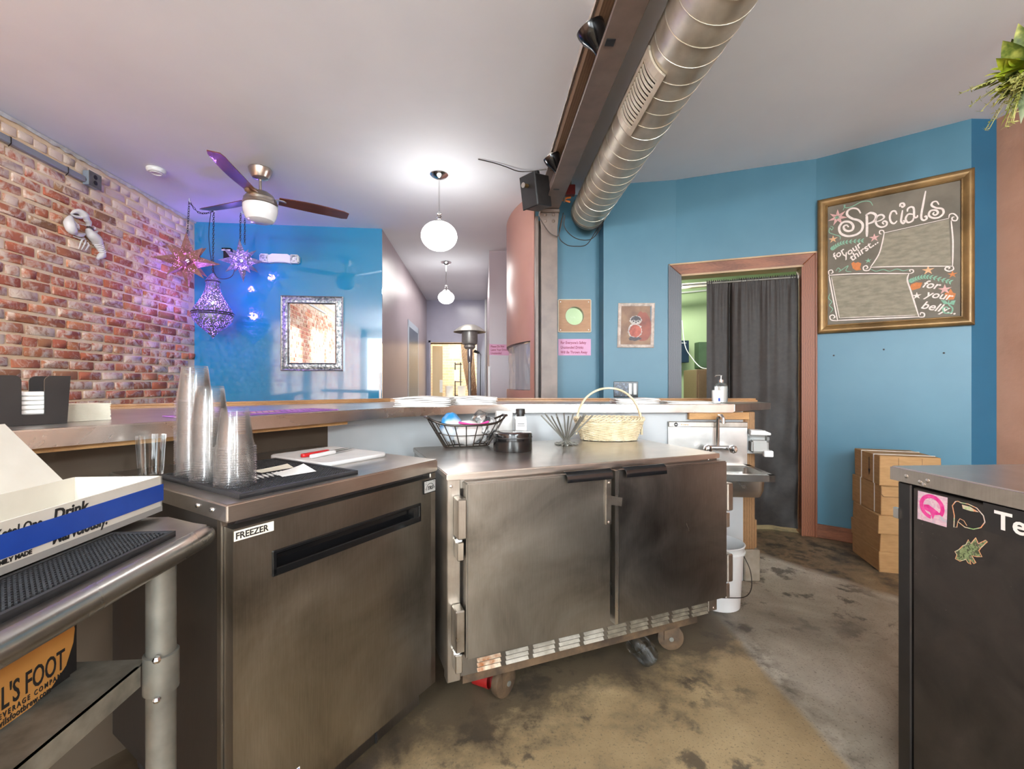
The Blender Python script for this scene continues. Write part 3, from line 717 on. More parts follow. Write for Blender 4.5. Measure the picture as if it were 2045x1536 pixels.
MB().box(-.001, .001, 0, .002, .2, BAR - .05).build('panel_joint', 'black', bar).matrix_world = rotz(PI * .33, (-1.02, 1.97, 0))
MB().box(1.06, 1.42, 2.635, 2.665, BAR - .093, BAR - .050).bevel(.002).build('support_board', 'timber_x', bar)
MB().box(1.40, 1.475, 2.675, 2.775, 0.19, BAR - .05).bevel(.002).build('end_post', 'timber', bar)
MB().box(1.405, 1.50, 2.66, 2.80, 0.0, 0.19).bevel(.006).build('curb', 'concrete', bar)
MB().box(1.475, 1.50, 2.70, 2.78, .19, .36).build('post_splinter', 'timber', bar)
strip([(-1.86, 0.13), (-1.235, 1.15), (-0.73, 2.01)], BAR - .066, BAR - .050, .03, .16).build('edge_timber', 'timber_x', bar)

# ---------------------------------------------------------------- freezer
FA = math.atan2(.8526, .5225)
FZ = rotz(FA, (-0.65, 1.01, 0))
fz = thing('undercounter_freezer', 'stainless undercounter freezer with long black recessed door handle', 'freezer', FZ)
FW, FDp, FH_ = 0.705, 0.70, 0.916
MB().box(.012, FW - .012, .03, FDp, .10, .873).build('cabinet_body', 'black_metal', fz)
MT['shaded_side'] = wood('shaded_side', S(32, 27, 23), S(52, 45, 39), 6, 2, .5, .05)  # dark tone stands for shade on the freezer's left side
MB().box(.0, .028, .045, FDp, .10, .872).build('side_panel', 'shaded_side', fz)
MB().box(-.002, .03, .03, .048, .10, .872).build('edge_trim', 'steel_door', fz)
MB().box(FW - .028, FW, .045, FDp, .10, .872).build('side_panel', 'steel_frame', fz)
MB().box(-.008, FW + .008, -.008, FDp + .004, FH_ - .042, FH_).bevel(.004, 2).build('worktop', 'steel_top', fz, True)
# door with a handle slot cut through its skin
X0, X1, Z0, Z1 = .10, .61, .722, .774
dr = MB()
for b6 in ((.004, X0, .115, .858), (X1, FW - .035, .115, .858), (X0, X1, .115, Z0), (X0, X1, Z1, .858)): dr.box(b6[0], b6[1], -.012, .028, b6[2], b6[3])
dr = dr.build('door', 'steel_door', fz)
hd = MB().box(X0, X1, .014, .02, Z0, Z1).box(X0, X1, -.004, .02, Z0, Z0 + .004)
hd.build('handle_slot', 'black_gloss', dr)
fr = MB().box(X0 - .006, X1 + .006, -.017, -.010, Z1 - .004, Z1 + .006).box(X0 - .006, X1 + .006, -.017, -.010, Z0 - .006, Z0 + .014).box(X0 - .006, X0 + .005, -.017, -.010, Z0, Z1).box(X1 - .005, X1 + .006, -.017, -.010, Z0, Z1)
fr.bevel(.002).build('handle_rim', 'black_gloss', dr)
MB().box(FW - .032, FW - .002, -.006, .045, .105, .872).bevel(.003).build('hinge_post', 'steel_frame', fz)
MB().box(.03, FW - .03, .05, .06, .02, .105).build('kick_panel', 'steel_door_dark', fz)
for kx in (.23, .47): MB().box(kx, kx + .006, .045, .052, .02, .10).build('kick_seam', 'black', fz)
MB().box(.405, .43, .046, .051, .078, .088).build('indicator_light', 'led', fz)
for fx, fy in ((.06, .1), (FW - .06, .1), (.06, FDp - .08), (FW - .06, FDp - .08)):
    MB().cyl((fx, fy, 0), (fx, fy, .1), .022, .03, 12).build('foot', 'black_metal', fz, True)
XF = Matrix(((1, 0, 0, 0), (0, 0, -1, 0), (0, 1, 0, 0), (0, 0, 0, 1)))   # local xy -> front face (x, z), z -> towards the viewer
def face_label(parent, x0, x1, z0, z1, y, m, name='label_plate', th=.0015):
    return MB().box(x0, x1, y - th, y, z0, z1).build(name, m, parent)
lp = face_label(dr, .006, .098, .830, .853, -.012, 'cream_paper', 'name_label')
text('FREEZER', .021, 'ink', lp, .0085, .8345, 0, 0, 0, 'lettering', 'LEFT', .0006, 0.94, Matrix.Translation((0, -.0138, 0)) @ XF)
MT['plate_grey'] = mat('plate_grey', S(196, 192, 186), rough=0.3, metal=0.4)
lp = face_label(fz, .628, .690, .806, .852, -.013, 'black_gloss', 'maker_plate', .004)
lq = face_label(lp, .631, .687, .809, .849, -.0172, 'plate_grey', 'maker_plate_face', .0005)
text('TRS', .017, 'ink', lp, .659, .818, 0, 0, 0.2, 'lettering', 'CENTER', .0004, 1, Matrix.Translation((0, -.0182, 0)) @ XF)
MB().ribbon([(.659 + .02 * math.cos(a), .820 + .02 * math.sin(a)) for a in [PI * i / 12 for i in range(13)]], .0018, 0, .0004, Matrix.Translation((0, -.0182, 0)) @ XF).build('maker_arc', 'ink', lp)
for (qx, qz) in ((.634, .844), (.634, .838), (.634, .822), (.634, .817), (.675, .844), (.675, .822)): MB().box(qx, qx + .009, -.0181, -.0176, qz, qz + .0012).build('fine_print', 'ink', lp)
MB().box(.10, .165, -.0138, -.0125, .15, .195, Matrix.Rotation(0, 4, 'Y')).build('blue_sticker', 'blue_tape', dr)
MB().box(.098, .167, -.0132, -.012, .148, .197).build('sticker_border', 'paper', dr)
for sx in (.06, .13):
    MB().lathe([(.006, 0), (.005, .003), (.001, .004)], 10, Matrix.Translation((-.008, sx, FH_ - .02)) @ Matrix.Rotation(-PI / 2, 4, 'Y')).build('screw', 'chrome', fz, True)
# --- things standing on it
def stud_mat(name, label, M, w, d, h=.012, pitch=.0095, border=.012, m='rubber'):
    t = thing(name, label, 'bar mat', M)
    MB().box(0, w, 0, d, 0, h * .5).build('mat_base', m, t)
    MB().box(0, w, 0, border, 0, h).box(0, w, d - border, d, 0, h).box(0, border, border, d - border, 0, h).box(w - border, w, border, d - border, 0, h).build('raised_border', m, t)
    b = MB(); nx, ny = int((w - 2 * border) / pitch), int((d - 2 * border) / pitch)
    for i in range(nx):
        for j in range(ny):
            x, y = border + pitch * (i + .5), border + pitch * (j + .5); s_ = pitch * .31; z0, z1 = h * .5, h * .95
            v = b._v([(x - s_, y - s_, z0), (x + s_, y - s_, z0), (x + s_, y + s_, z0), (x - s_, y + s_, z0), (x - s_ * .7, y - s_ * .7, z1), (x + s_ * .7, y - s_ * .7, z1), (x + s_ * .7, y + s_ * .7, z1), (x - s_ * .7, y + s_ * .7, z1)])
            for f in ((4, 5, 6, 7), (0, 1, 5, 4), (1, 2, 6, 5), (2, 3, 7, 6), (3, 0, 4, 7)): b.bm.faces.new([v[i_] for i_ in f])
    st = b.build('studs', m, t); st['kind'] = 'stuff'
    return t
stud_mat('rubber_bar_mat', 'black studded rubber mat under the clear cup stacks on the freezer', FZ @ Matrix.Translation((.035, .022, FH_)), .345, .44)
def cup_mesh():
    b = MB()
    prof = [(.0305, .104), (.031, .1035), (.0325, .098), (.0375, .055), (.0430, .012), (.0445, .010), (.0448, .007), (.0478, .0045), (.0492, .0032), (.0492, .0018), (.0478, .0008), (.0465, .0010)]
    b.lathe([(.0001, .1035)] + prof, 40, None, 1, 1, 'open'); return b.mesh('clear_cup', 'cup', True, 50)
CUP = cup_mesh()
def nth(k): return '%d%s' % (k, 'th' if 10 <= k % 100 <= 20 else {1: 'st', 2: 'nd', 3: 'rd'}.get(k % 10, 'th'))
def cup_stack(wx, wy, n, dz, desc):
    z = FH_ + .0125
    for k in range(n):
        o = put('clear_cup', CUP, None, None, Matrix.Translation((wx + random.uniform(-.0003, .0003), wy + random.uniform(-.0003, .0003), z + k * dz)))
        tag(o, 'topmost upturned clear plastic cup of the ' + desc if k == n - 1 else ('lowest clear plastic cup of the ' + desc if k == 0 else 'clear plastic cup, %s from the top, in the %s' % (nth(n - k), desc)), 'cup', 'cups in the ' + desc)
cup_stack(-.918, 1.275, 34, .0064, 'tallest cup stack')
cup_stack(-.826, 1.207, 25, .0064, 'middle sized cup stack')
cup_stack(-.722, 1.150, 16, .0064, 'shortest cup stack')
gt = thing('glass_tumbler', 'clear glass tumbler standing half hidden behind the cup stacks', 'glass', FZ @ Matrix.Translation((.03, .505, FH_)))
MB().lathe([(.0001, .0), (.030, 0), (.037, .12), (.0375, .125), (.0345, .125), (.028, .012), (.0001, .010)], 24, None, 1, 1, 'open').build('tumbler_glass', 'glass', gt, True)
# paper scraps and printed patch on the mat
def sheet(name, label, pts, z, m='paper', cat='paper', curl=.01, th=.0008, group=None):
    b = MB(); P = [Vector((x, y, 0)) for x, y in pts]; N = 6; rows = []
    for j in range(N + 1):
        r = []
        for i in range(N + 1):
            u, v = i / N, j / N
            p = P[0] * (1 - u) * (1 - v) + P[1] * u * (1 - v) + P[2] * u * v + P[3] * (1 - u) * v
            r.append((p.x, p.y, z + curl * (u * u * v)))
        rows.append(r)
    b.loft(rows, False, False)
    return tag(b.build(name, m, None, True), label, cat, group)
zt = FH_ + .0135
def fl(x, y): q = FZ @ Vector((x, y, 0)); return (q.x, q.y)
sheet('paper_scrap', 'white paper scrap curling at the front corner of the mat', [fl(.20, .12), fl(.30, .11), fl(.31, .19), fl(.22, .20)], zt, 'paper', 'paper', .014)
sheet('paper_scrap', 'cream paper slip lying across the middle of the mat', [fl(.20, .225), fl(.30, .225), fl(.31, .275), fl(.20, .285)], zt, 'cream_paper', 'paper', .006)
lg = MB()
for i in range(9):
    x = .15 + i * .014
    lg.ribbon([fl(x, .15 + .0 * i), fl(x + .004, .185), fl(x + .010, .17), fl(x + .012, .205)], .004, zt - .0002, .0006)
tag(lg.build('mat_print', 'paper'), 'white printed marks on the black mat beside the short cup stack', 'print')
cb = thing('cutting_board', 'white plastic cutting board at the back of the freezer top', 'cutting board', FZ @ Matrix.Translation((.395, .20, FH_)))
MB().prism([(.02, 0), (.255, 0), (.275, .02), (.275, .32), (.255, .34), (.02, .34), (0, .32), (0, .02)], 0, .014).bevel(.003).build('board_slab', 'white_board', cb, True)
def knife(name, label, hm, x, y, a):
    t = thing(name, label, 'knife', FZ @ Matrix.Translation((x, y, FH_ + .0145)) @ Matrix.Rotation(a, 4, 'Z'))
    MB().loft([[(s * .0 + x_, w_ * c, .007 + .006 * s_) for c, s_ in ((-1, -1), (1, -1), (1, 1), (-1, 1))] for s, x_, w_ in ((0, 0, .006), (0, .01, .010), (0, .05, .008), (0, .105, .010), (0, .12, .007))]).bevel(.002).build('handle', hm, t, True)
    MB().loft([[(.12, -.008, .006), (.12, .008, .006), (.12, .008, .0075), (.12, -.008, .0075)], [(.18, -.008, .006), (.18, .007, .006), (.18, .007, .0072), (.18, -.008, .0072)], [(.235, .002, .006), (.235, .004, .006), (.235, .004, .0066), (.235, .002, .0066)]]).build('blade', 'chrome', t)
    return t
knife('kitchen_knife', 'small knife with red handle lying on the cutting board', 'red', .42, .37, .12)
knife('kitchen_knife', 'small knife with white handle lying on the cutting board', 'white', .425, .325, .22)

# ---------------------------------------------------------------- two door cooler on casters
CA = math.atan2(.46, 1.143)
CZ = rotz(CA, (-0.218, 1.502, 0))
cl = thing('two_door_cooler', 'wide stainless two door cooler on casters with black edge handles', 'refrigerator', CZ)
CWd, CDp, CH = 1.222, .685, .885
MB().box(.0, CWd, .03, CDp, .18, CH - .022).bevel(.003).build('cabinet_body', 'steel_frame', cl)
MB().box(-.006, CWd + .006, -.006, CDp, CH - .022, CH).bevel(.003, 2).build('worktop', 'steel_top', cl, True)
MB().box(.03, CWd - .03, .008, .03, CH - .055, CH - .022).build('top_rail', 'steel_frame', cl)
MB().box(-.002, .046, .006, .05, .165, CH - .022).bevel(.003).build('side_stile', 'steel_frame', cl)
MB().box(CWd - .05, CWd + .002, .006, .05, .185, CH - .022).bevel(.003).build('side_stile', 'steel_frame', cl)
MB().box(.60, .68, .012, .03, .25, CH - .03).build('centre_stile', 'steel_frame', cl)
dA = MB().box(.052, .626, -.045, .010, .262, .857).bevel(.005, 2).build('door', 'steel_door', cl, True, label='left door of brushed stainless steel')
dB = MB().box(.660, CWd + .006, -.045, .010, .262, .857).bevel(.005, 2).build('door', 'steel_door_dark', cl, True, label='right door of darker scuffed stainless steel')
for d_, x0 in ((dA, .425), (dB, .682)):
    w = .195
    prof = [(-.036, .868), (-.050, .870), (-.064, .862), (-.070, .848), (-.070, .832), (-.066, .832), (-.066, .846), (-.060, .857), (-.049, .864), (-.036, .862)]
    MB().loft([[(x, y, z) for y, z in prof] for x in (x0, x0 + w)]).bevel(.0008).build('handle', 'black_gloss', d_, True)
# lock hasp between the doors
hs = MB().box(.600, .624, -.052, -.045, .655, .83).bevel(.001).build('lock_plate', 'steel_frame', dA)
for z in (.665, .815): MB().ball((.612, -.054, z), .006, 8, None, (1, .5, 1)).build('screw', 'chrome', hs)
MB().prism([(.600, .735), (.668, .72), (.672, .752), (.600, .77)], .052, .056, XF).build('hasp', 'steel_frame', dA)
MB().box(.646, .660, -.045, .01, .262, .857).build('door_edge', 'steel_lip', dB)
# hinges on the left edge, right one glimpsed
def hinge(x, z, h, nm='hinge'):
    hg = MB().box(x - .016, x + .016, -.052, .006, z, z + h).bevel(.004).build(nm, 'steel_frame', cl)
    MB().box(x - .014, x + .010, -.040, .006, z - .075, z - .012).bevel(.003).build('hinge_base', 'steel_lip', hg)
    MB().ball((x - .004, -.022, z - .014), .013, 8).build('hinge_bushing', 'white', hg)
hinge(.036, .672, .135); hinge(.030, .295, .14)
hinge(CWd + .018, .64, .12); hinge(CWd + .018, .33, .12)
# vent grille under the doors, rusted on the left
gr = MB().box(.046, CWd - .05, .008, .02, .178, .252).build('grille_panel', 'steel_door_dark', cl)
MT['louvre_steel'] = mat('louvre_steel', S(168, 158, 142), S(206, 198, 184), 0.4, 0.5, 20)
MT['louvre_rust'] = mat('louvre_rust', S(150, 92, 48), S(206, 190, 166), 0.6, 0.3, 30)
MT['louvre_grime'] = mat('louvre_grime', S(84, 74, 60), S(128, 116, 98), 0.6, 0.3, 30)
for k in range(10):
    x0 = .105 + k * .108
    for r in range(3):
        z = .188 + r * .017
        MB().loft([[(x, .009, z - .003), (x, -.002, z - .003), (x, .009, z + .006)] for x in (x0, x0 + .088)]).build('louvre', 'louvre_rust' if k == 0 else ('louvre_steel' if k < 5 else 'louvre_grime'), gr)
MT['rust'] = mat('rusty_steel', S(66, 52, 40), S(104, 82, 60), 0.6, 0.3, 14, bump=0.3)
MB().box(.06, CWd - .09, .03, .07, .135, .178).box(.06, CWd - .09, CDp - .08, CDp - .04, .135, .178).build('dolly_rail', 'rust', cl)
for fx, fy, a in ((.24, .10, .5), (CWd - .18, .10, -.5), (.16, CDp - .12, .3), (CWd - .14, CDp - .12, .2)):
    Mc = Matrix.Translation((fx, fy, 0)) @ Matrix.Rotation(a, 4, 'Z')
    c = MB().lathe([(.001, -.017), (.040, -.017), (.056, -.014), (.058, 0), (.056, .014), (.040, .017), (.001, .017)], 24, Mc @ Matrix.Translation((0, 0, .058)) @ Matrix.Rotation(PI / 2, 4, 'X')).build('caster', 'rust', cl, True)
    MB().box(-.03, .034, -.026, -.020, .05, .132, Mc).box(-.03, .034, .020, .026, .05, .132, Mc).box(-.04, .04, -.035, .035, .128, .138, Mc).build('caster_fork', 'rust', c)
    MB().cyl((0, -.03, .058), (0, .03, .058), .010, None, 10, True, Mc).build('axle', 'galv', c)
for (sx, sz) in ((.012, CH - .045), (.66, CH - .012), (CWd - .02, CH - .04), (CWd - .02, .20)):
    MB().ball((sx, .004, sz), .006, 8, None, (1, .5, 1)).build('screw', 'chrome', cl)
# scratch mark on the right door
MB().ribbon([(1.0, .612), (1.003, .60), (1.010, .592), (1.012, .578)], .0025, .0452, .0004, XF).build('scratch', 'steel_lip', dB)
# --- things on the cooler
def con(px, py): return onz(px, py, CH)
# wire bread basket
pb = con(925, 893); wb_M = rotz(CA + .02, (-0.222, 2.165, CH))
wb = thing('wire_basket', 'black wire boat basket holding plastic wrapped packages', 'basket', wb_M)
def boat(t, s):   # t round the rim, s from base (0) to rim (1)
    c, q = math.cos(t), math.sin(t)
    L = .115 + .085 * s; Wd = .048 + .037 * s
    return Vector((L * c * (1 if abs(c) < 1 else 1), Wd * q, .006 + s * (.105 + .040 * c * c * c * c)))
rim = [boat(2 * PI * i / 48, 1) for i in range(48)]
MB().tube(rim, .0055, 8, True).build('rim_wire', 'wire_black', wb, True)
MB().tube([boat(2 * PI * i / 48, .52) for i in range(48)], .0022, 6, True).build('middle_wire', 'wire_black', wb, True)
MB().tube([boat(2 * PI * i / 48, 0) for i in range(48)], .0035, 6, True).build('base_wire', 'wire_black', wb, True)
for k in range(22):
    a = 2 * PI * k / 22
    MB().tube([boat(a, 0), boat(a, .5), boat(a, 1)], .0027, 6).build('rib', 'wire_black', wb, True)
for sgn in (-1, 1): MB().cyl((sgn * .200, -.028, .150), (sgn * .200, .028, .150), .0065, None, 8).build('grip', 'wire_black', wb, True)
def lump(name, label, M, sx, sy, sz, m, cat, amp=.25, seed=0, fr=2.2, group=None):
    b = MB(); b.ball((0, 0, 0), 1, 28)
    for v in b.bm.verts:
        n = noise.noise(v.co * fr + Vector((seed, 0, 0))) + .5 * noise.noise(v.co * fr * 2.3 + Vector((0, seed, 0)))
        v.co *= 1 + amp * n; v.co.x *= sx; v.co.y *= sy; v.co.z *= sz
    o = b.build(name, m, None, True, 50); o.matrix_world = M
    return tag(o, label, cat, group)
MT['pack_blue'] = mat('blue_white_wrap', S(40, 130, 190), S(206, 214, 220), 0.3, 0, 3.5, lo=.46, hi=.56)
MT['pack_print'] = mat('printed_clear_wrap', S(60, 60, 62), S(206, 204, 200), 0.25, 0, 26, lo=.40, hi=.52)
MT['pack_white'] = mat('white_bag', S(206, 200, 194), S(224, 218, 212), 0.3, 0, 6)
MT['pink'] = mat('pink_zip', S(214, 60, 140), rough=0.35)
lump('wrapped_package', 'blue and white wrapped package at the left end of the wire basket', wb_M @ Matrix.Translation((-.080, .0, .100)), .054, .038, .068, 'pack_blue', 'package', .12, 3)
lump('wrapped_package', 'white bag in the middle of the wire basket', wb_M @ Matrix.Translation((.0, -.004, .068)), .090, .040, .058, 'pack_white', 'package', .12, 5)
lump('wrapped_package', 'crumpled black and white printed wrapper at the right end of the wire basket', wb_M @ Matrix.Translation((.105, .0, .082)), .060, .034, .060, 'pack_print', 'package', .2, 9)
lump('plastic_bag', 'crumpled clear plastic bag on top of the wire basket load', wb_M @ Matrix.Translation((.075, .012, .138)), .040, .030, .036, 'bottle_clear', 'plastic bag', .3, 12)
zp = MB().tube([wb_M @ Vector(p) for p in ((-.05, -.028, .122), (0, -.040, .112), (.05, -.044, .108), (.10, -.034, .122))], .0055, 8).build('zip_strip', 'pink', None, True)
tag(zp, 'bright pink zip strip across the front of the wire basket load', 'zip strip')
# round black tub
p = con(1024, 903); tb = thing('black_tub', 'low round black tub beside the wire basket', 'tub', (p.x, p.y + .06, CH))
MB().lathe([(.0001, 0), (.088, 0), (.090, .004), (.090, .076), (.088, .083), (.082, .085), (.0001, .084)], 40).build('tub_body', 'black_gloss', tb, True)
MB().lathe([(.0905, .060), (.0915, .062), (.0915, .064), (.0905, .066)], 40, None, 1, 1, 'open').build('lid_seam', 'black', tb, True)
# white shaker jar behind it
sj = thing('spice_jar', 'square clear jar with white label and black cap behind the black tub', 'jar', rotz(.1, (.045, 2.37, CH)))
MB().box(-.031, .031, -.031, .031, 0, .135).bevel(.006, 2).build('jar_glass', 'bottle_clear', sj, True)
MB().box(-.027, .027, -.027, .027, .003, .12).build('jar_contents', 'pack_white', sj)
MB().box(-.029, .029, -.0325, -.0315, .02, .115).build('jar_label', 'paper', sj)
MB().box(-.018, .018, -.0332, -.0326, .095, .098).box(-.02, .02, -.0332, -.0326, .085, .087).box(-.006, .006, -.0332, -.0326, .04, .05).build('jar_print', 'ink', sj)
MB().lathe([(.022, .135), (.022, .146), (.026, .146), (.026, .172), (.024, .175), (.0001, .175)], 20, None, 1, 1, 'opentop').build('jar_cap', 'black', sj, True)
# pale box behind
cbx = thing('white_carton', 'small white carton standing against the panel behind the black tub', 'carton', rotz(.25, (-.045, 2.44, CH)))
MB().box(-.045, .045, -.02, .02, 0, .16).bevel(.001).build('carton_body', 'paper', cbx)
# metal spoke stand
p = con(1131, 888); ss = thing('spoke_stand', 'pale metal stand of splayed rods meeting at a flower shaped foot', 'stand', (p.x, p.y, CH))
for k in range(14):
    a = 2 * PI * k / 14 + .2; tilt = .62
    r1 = .012; L = .20
    pts = [(math.cos(a) * .060, math.sin(a) * .060, .005), (math.cos(a) * .035, math.sin(a) * .035, .006), (math.cos(a) * .014, math.sin(a) * .014, .018), (math.cos(a) * .016, math.sin(a) * .016, .030),
           (math.cos(a) * (.016 + L * math.sin(tilt) * (1 if k % 2 else .75)), math.sin(a) * (.016 + L * math.sin(tilt) * (1 if k % 2 else .75)), .030 + L * math.cos(tilt) * .74)]
    MB().tube(pts, .0038, 8).build('rod', 'galv', ss, True)
MB().lathe([(.0001, .0), (.02, 0), (.022, .01), (.016, .022), (.0001, .024)], 16).build('hub', 'galv', ss, True)
# wicker basket
p = con(1222, 882); wk_M = rotz(-.05, (p.x + .0, p.y + .075, CH))
wk = thing('wicker_basket', 'pale wicker basket with a tall arched handle', 'basket', wk_M)
def wbk(a, s): 
    L, Wd = .148 + .035 * s, .085 + .028 * s
    return L * math.cos(a), Wd * math.sin(a)
NS = 28; HB = .112
weave = MB()
for r in range(15):
    s = r / 14; pts = []
    for i in range(NS * 6):
        a = 2 * PI * i / (NS * 6); k = .0042 * math.cos(NS * a / 2 + PI * r)
        x, y = wbk(a, s); n = Vector((x / .15 ** 2, y / .09 ** 2, 0)).normalized()
        pts.append((x + n.x * k, y + n.y * k, .006 + s * (HB - .02)))
    weave.tube(pts, .0036, 6, True)
wv_ = weave.build('weave', 'wicker', wk, True)
stk = MB()
for i in range(NS):
    a = 2 * PI * i / NS; x, y = wbk(a, 0); x2, y2 = wbk(a, 1)
    stk.tube([(x, y, .002), (x2, y2, HB)], .0026, 6)
stk.build('stakes', 'wicker', wk, True)
br = MB()
for ph in (0, 1, 2):
    pts = []
    for i in range(NS * 6):
        a = 2 * PI * i / (NS * 6); q = 14 * a + 2 * PI * ph / 3; x, y = wbk(a, 1.06)
        pts.append((x * (1 + .035 * math.cos(q)), y * (1 + .05 * math.cos(q)), HB + .004 + .009 * math.sin(q)))
    br.tube(pts, .0042, 6, True)
br.build('braided_rim', 'wicker', wk, True)
MB().lathe([(.0001, .004), (1, .004), (1, .008), (.0001, .008)], 32, None, .148, .085).build('base', 'wicker', wk)
for k, oy in enumerate((-.008, 0, .008)):
    pts = [(.178 * math.cos(t) * (1 + .06 * math.sin(t)), oy + .004 * math.sin(9 * t + k * 2), .03 + .255 * math.sin(t) ** .8 if 0 < t < PI else .03) for t in [PI * i / 40 for i in range(41)]]
    MB().tube(pts, .0055, 8).build('handle', 'wicker', wk, True)

# fallen glass jar and red scrap under the cooler
jm = Matrix.Translation((.545, 1.955, .052)) @ Matrix.Rotation(.25, 4, 'Z') @ Matrix.Rotation(PI / 2, 4, 'X')
jr = MB().lathe([(.0001, .0), (.045, .0), (.050, .006), (.050, .085), (.044, .098), (.044, .115), (.041, .115), (.041, .097), (.047, .085), (.047, .008), (.0001, .005)], 28, None, 1, 1, 'open').build('glass_jar', 'glass', None, True)
jr.matrix_world = jm; tag(jr, 'empty glass jar lying on the floor under the cooler', 'jar')
rs = MB().lathe([(.0001, 0), (.024, 0), (.030, .07), (.028, .07), (.022, .004), (.0001, .004)], 16, Matrix.Translation((-.150, 1.745, .032)) @ Matrix.Rotation(1.5, 4, 'Y') @ Matrix.Rotation(.4, 4, 'X')).build('red_cup', mat('dark_red_plastic', S(140, 26, 24), rough=.4), None, True)
tag(rs, 'small red plastic cup lying on the floor under the cooler left corner', 'cup')

# ---------------------------------------------------------------- work table on the left
TA = math.atan2(1.0, -0.077) - PI / 2           # room axis
TH = 0.868
# local y runs along the table away from the camera, local x to the right (front edge at x = 0)
TM = rotz(TA, (-0.680, 1.018, 0))
tbl = thing('work_table', 'stainless work table with rounded front edge and galvanised undershelf', 'table', TM)
MB().prism([(-.022, -1.3), (-.022, -.004), (-.06, .012), (-.15, .065), (-.60, .065), (-.60, -1.3)], TH - .006, TH).build('table_top', 'steel_top', tbl)
prof = [(-.024 + .024 * math.sin(a), TH - .024 + .024 * math.cos(a)) for a in [PI * 1.05 * i / 14 for i in range(15)]]
prof += [(-.024 + .016 * math.sin(a), TH - .024 + .016 * math.cos(a)) for a in [PI * 1.05 * (14 - i) / 14 for i in range(15)]]
def ring_y(y): return [(x, y, z) for x, z in prof]
MB().loft([ring_y(-1.3), ring_y(-.02), [(x * .9 - .004, 0.0, TH - .024 + (z - TH + .024) * .85) for x, z in prof]]).build('rolled_edge', 'steel_lip', tbl, True, 60)
MB().box(-.60, -.15, .057, .065, TH - .045, TH - .004).build('end_lip', 'steel_top', tbl)
for lx, ly in ((-.050, -.108), (-.55, -.02), (-.050, -1.2), (-.55, -1.2)):
    lg_ = MB().cyl((lx, ly, 0), (lx, ly, TH - .03), .0255, None, 24).build('leg', 'galv', tbl, True)
    MB().lathe([(.026, .562), (.0305, .564), (.0305, .640), (.026, .642)], 24, Matrix.Translation((lx, ly, 0)), 1, 1, 'open').build('collar', 'galv', lg_, True)
    MB().ball((lx + .012, ly - .030, .642), .008, 8).build('set_screw', 'chrome', lg_, True); MB().ball((lx + .012, ly - .030, .562), .007, 8).build('set_screw', 'chrome', lg_, True)
MT['shelf_galv'] = mat('worn_galvanised', S(112, 108, 98), S(156, 150, 136), 0.45, 0.5, 14, (1, 1, 1), bump=0.1)
MB().prism([(-.075, -1.22), (-.075, -.135), (-.085, -.105), (-.58, -.105), (-.58, -1.22)], .619, .625).build('undershelf', 'shelf_galv', tbl)
MB().box(-.082, -.074, -1.22, -.130, .585, .625).build('shelf_lip', 'shelf_galv', tbl)
# long studded mat along the front of the table
stud_mat('rubber_bar_mat', 'long narrow black studded mat along the front of the work table', TM @ Matrix.Translation((-.165, -1.1, TH)), .125, 1.02, .012, .0085, .008)
# carton tray with blue tape on the table
KM = TM @ Matrix.Translation((-.372, -.555, TH + .0125))
ktl = thing('carton_tray', 'open white printed carton tray with blue tape on the work table', 'carton', KM)
kx, ky, kh = .20, .63, .086
MT['tray_card'] = mat('tray_card', S(206, 199, 185), S(214, 208, 195), 0.7, 0, 8)
MT['tray_shade'] = mat('tray_shade_card', S(150, 146, 140), rough=0.6)  # grey painted for the shadow band along the tray's bottom edge
fx = kx
MB().box(0, kx, 0, ky, 0, .004).build('tray_floor', 'tray_card', ktl)
fp = MB().box(fx - .004, fx, 0, ky, .012, kh).build('front_panel', 'tray_card', ktl)
MB().box(fx - .0035, fx + .0006, 0, ky, 0, .013).build('shaded_base_edge', 'tray_shade', fp)
MB().box(.0, .004, 0, ky, 0, kh).build('back_panel', 'tray_card', ktl)
MB().box(.0, kx, ky - .004, ky, 0, kh).build('end_panel', 'tray_card', ktl)
MB().box(.0, kx, 0, .004, 0, kh).build('end_panel', 'tray_card', ktl)
fpM = Matrix(((0, 0, 1, fx), (1, 0, 0, 0), (0, 1, 0, 0), (0, 0, 0, 1)))   # text plane: x -> y along tray, y -> up, z -> +x
MB().box(fx - .001, fx + .0022, 0, ky + .0015, .026, .066).build('tape_band', 'blue_tape', fp)
MB().box(.12, fx + .002, ky - .001, ky + .0022, .026, .066).build('tape_band', 'blue_tape', fp)
text('Drink', .030, 'ink', fp, .352, .060, .0006, 0, .12, 'lettering', 'LEFT', .0009, 1.0, fpM)
text('Marvelously.', .032, 'ink', fp, .350, .019, .0006, 0, .12, 'lettering', 'LEFT', .0009, 0.74, fpM)
text('Ketel One', .024, 'ink', fp, .252, .058, .0006, 0, .1, 'lettering', 'LEFT', .0004, 0.78, fpM)
text('FAMILY MADE', .0105, 'ink', fp, .248, .0165, .0006, 0, 0, 'lettering', 'LEFT', .0004, 1.0, fpM)
sq = MB().box(.228, .248, .058, .080, 0, .0006, fpM).build('red_crest', 'red', fp)
MB().ball((.238, .069, .0008), .005, 10, fpM, (1, 1.2, .1)).build('crest_mark', 'ink', sq)
# raised lid flap behind
lidM = Matrix.Translation((0.0, 0, kh)) @ Matrix.Rotation(.30, 4, 'Y')
MB().prism([(0, 0), (ky - .03, 0), (ky - .06, .165), (0, .165)], -.003, 0, Matrix.Translation((0.0, .0, kh)) @ Matrix.Rotation(-.62, 4, 'Y') @ Matrix(((0, 0, 1, 0), (1, 0, 0, 0), (0, 1, 0, 0), (0, 0, 0, 1)))).build('lid_flap', 'tray_card', ktl)
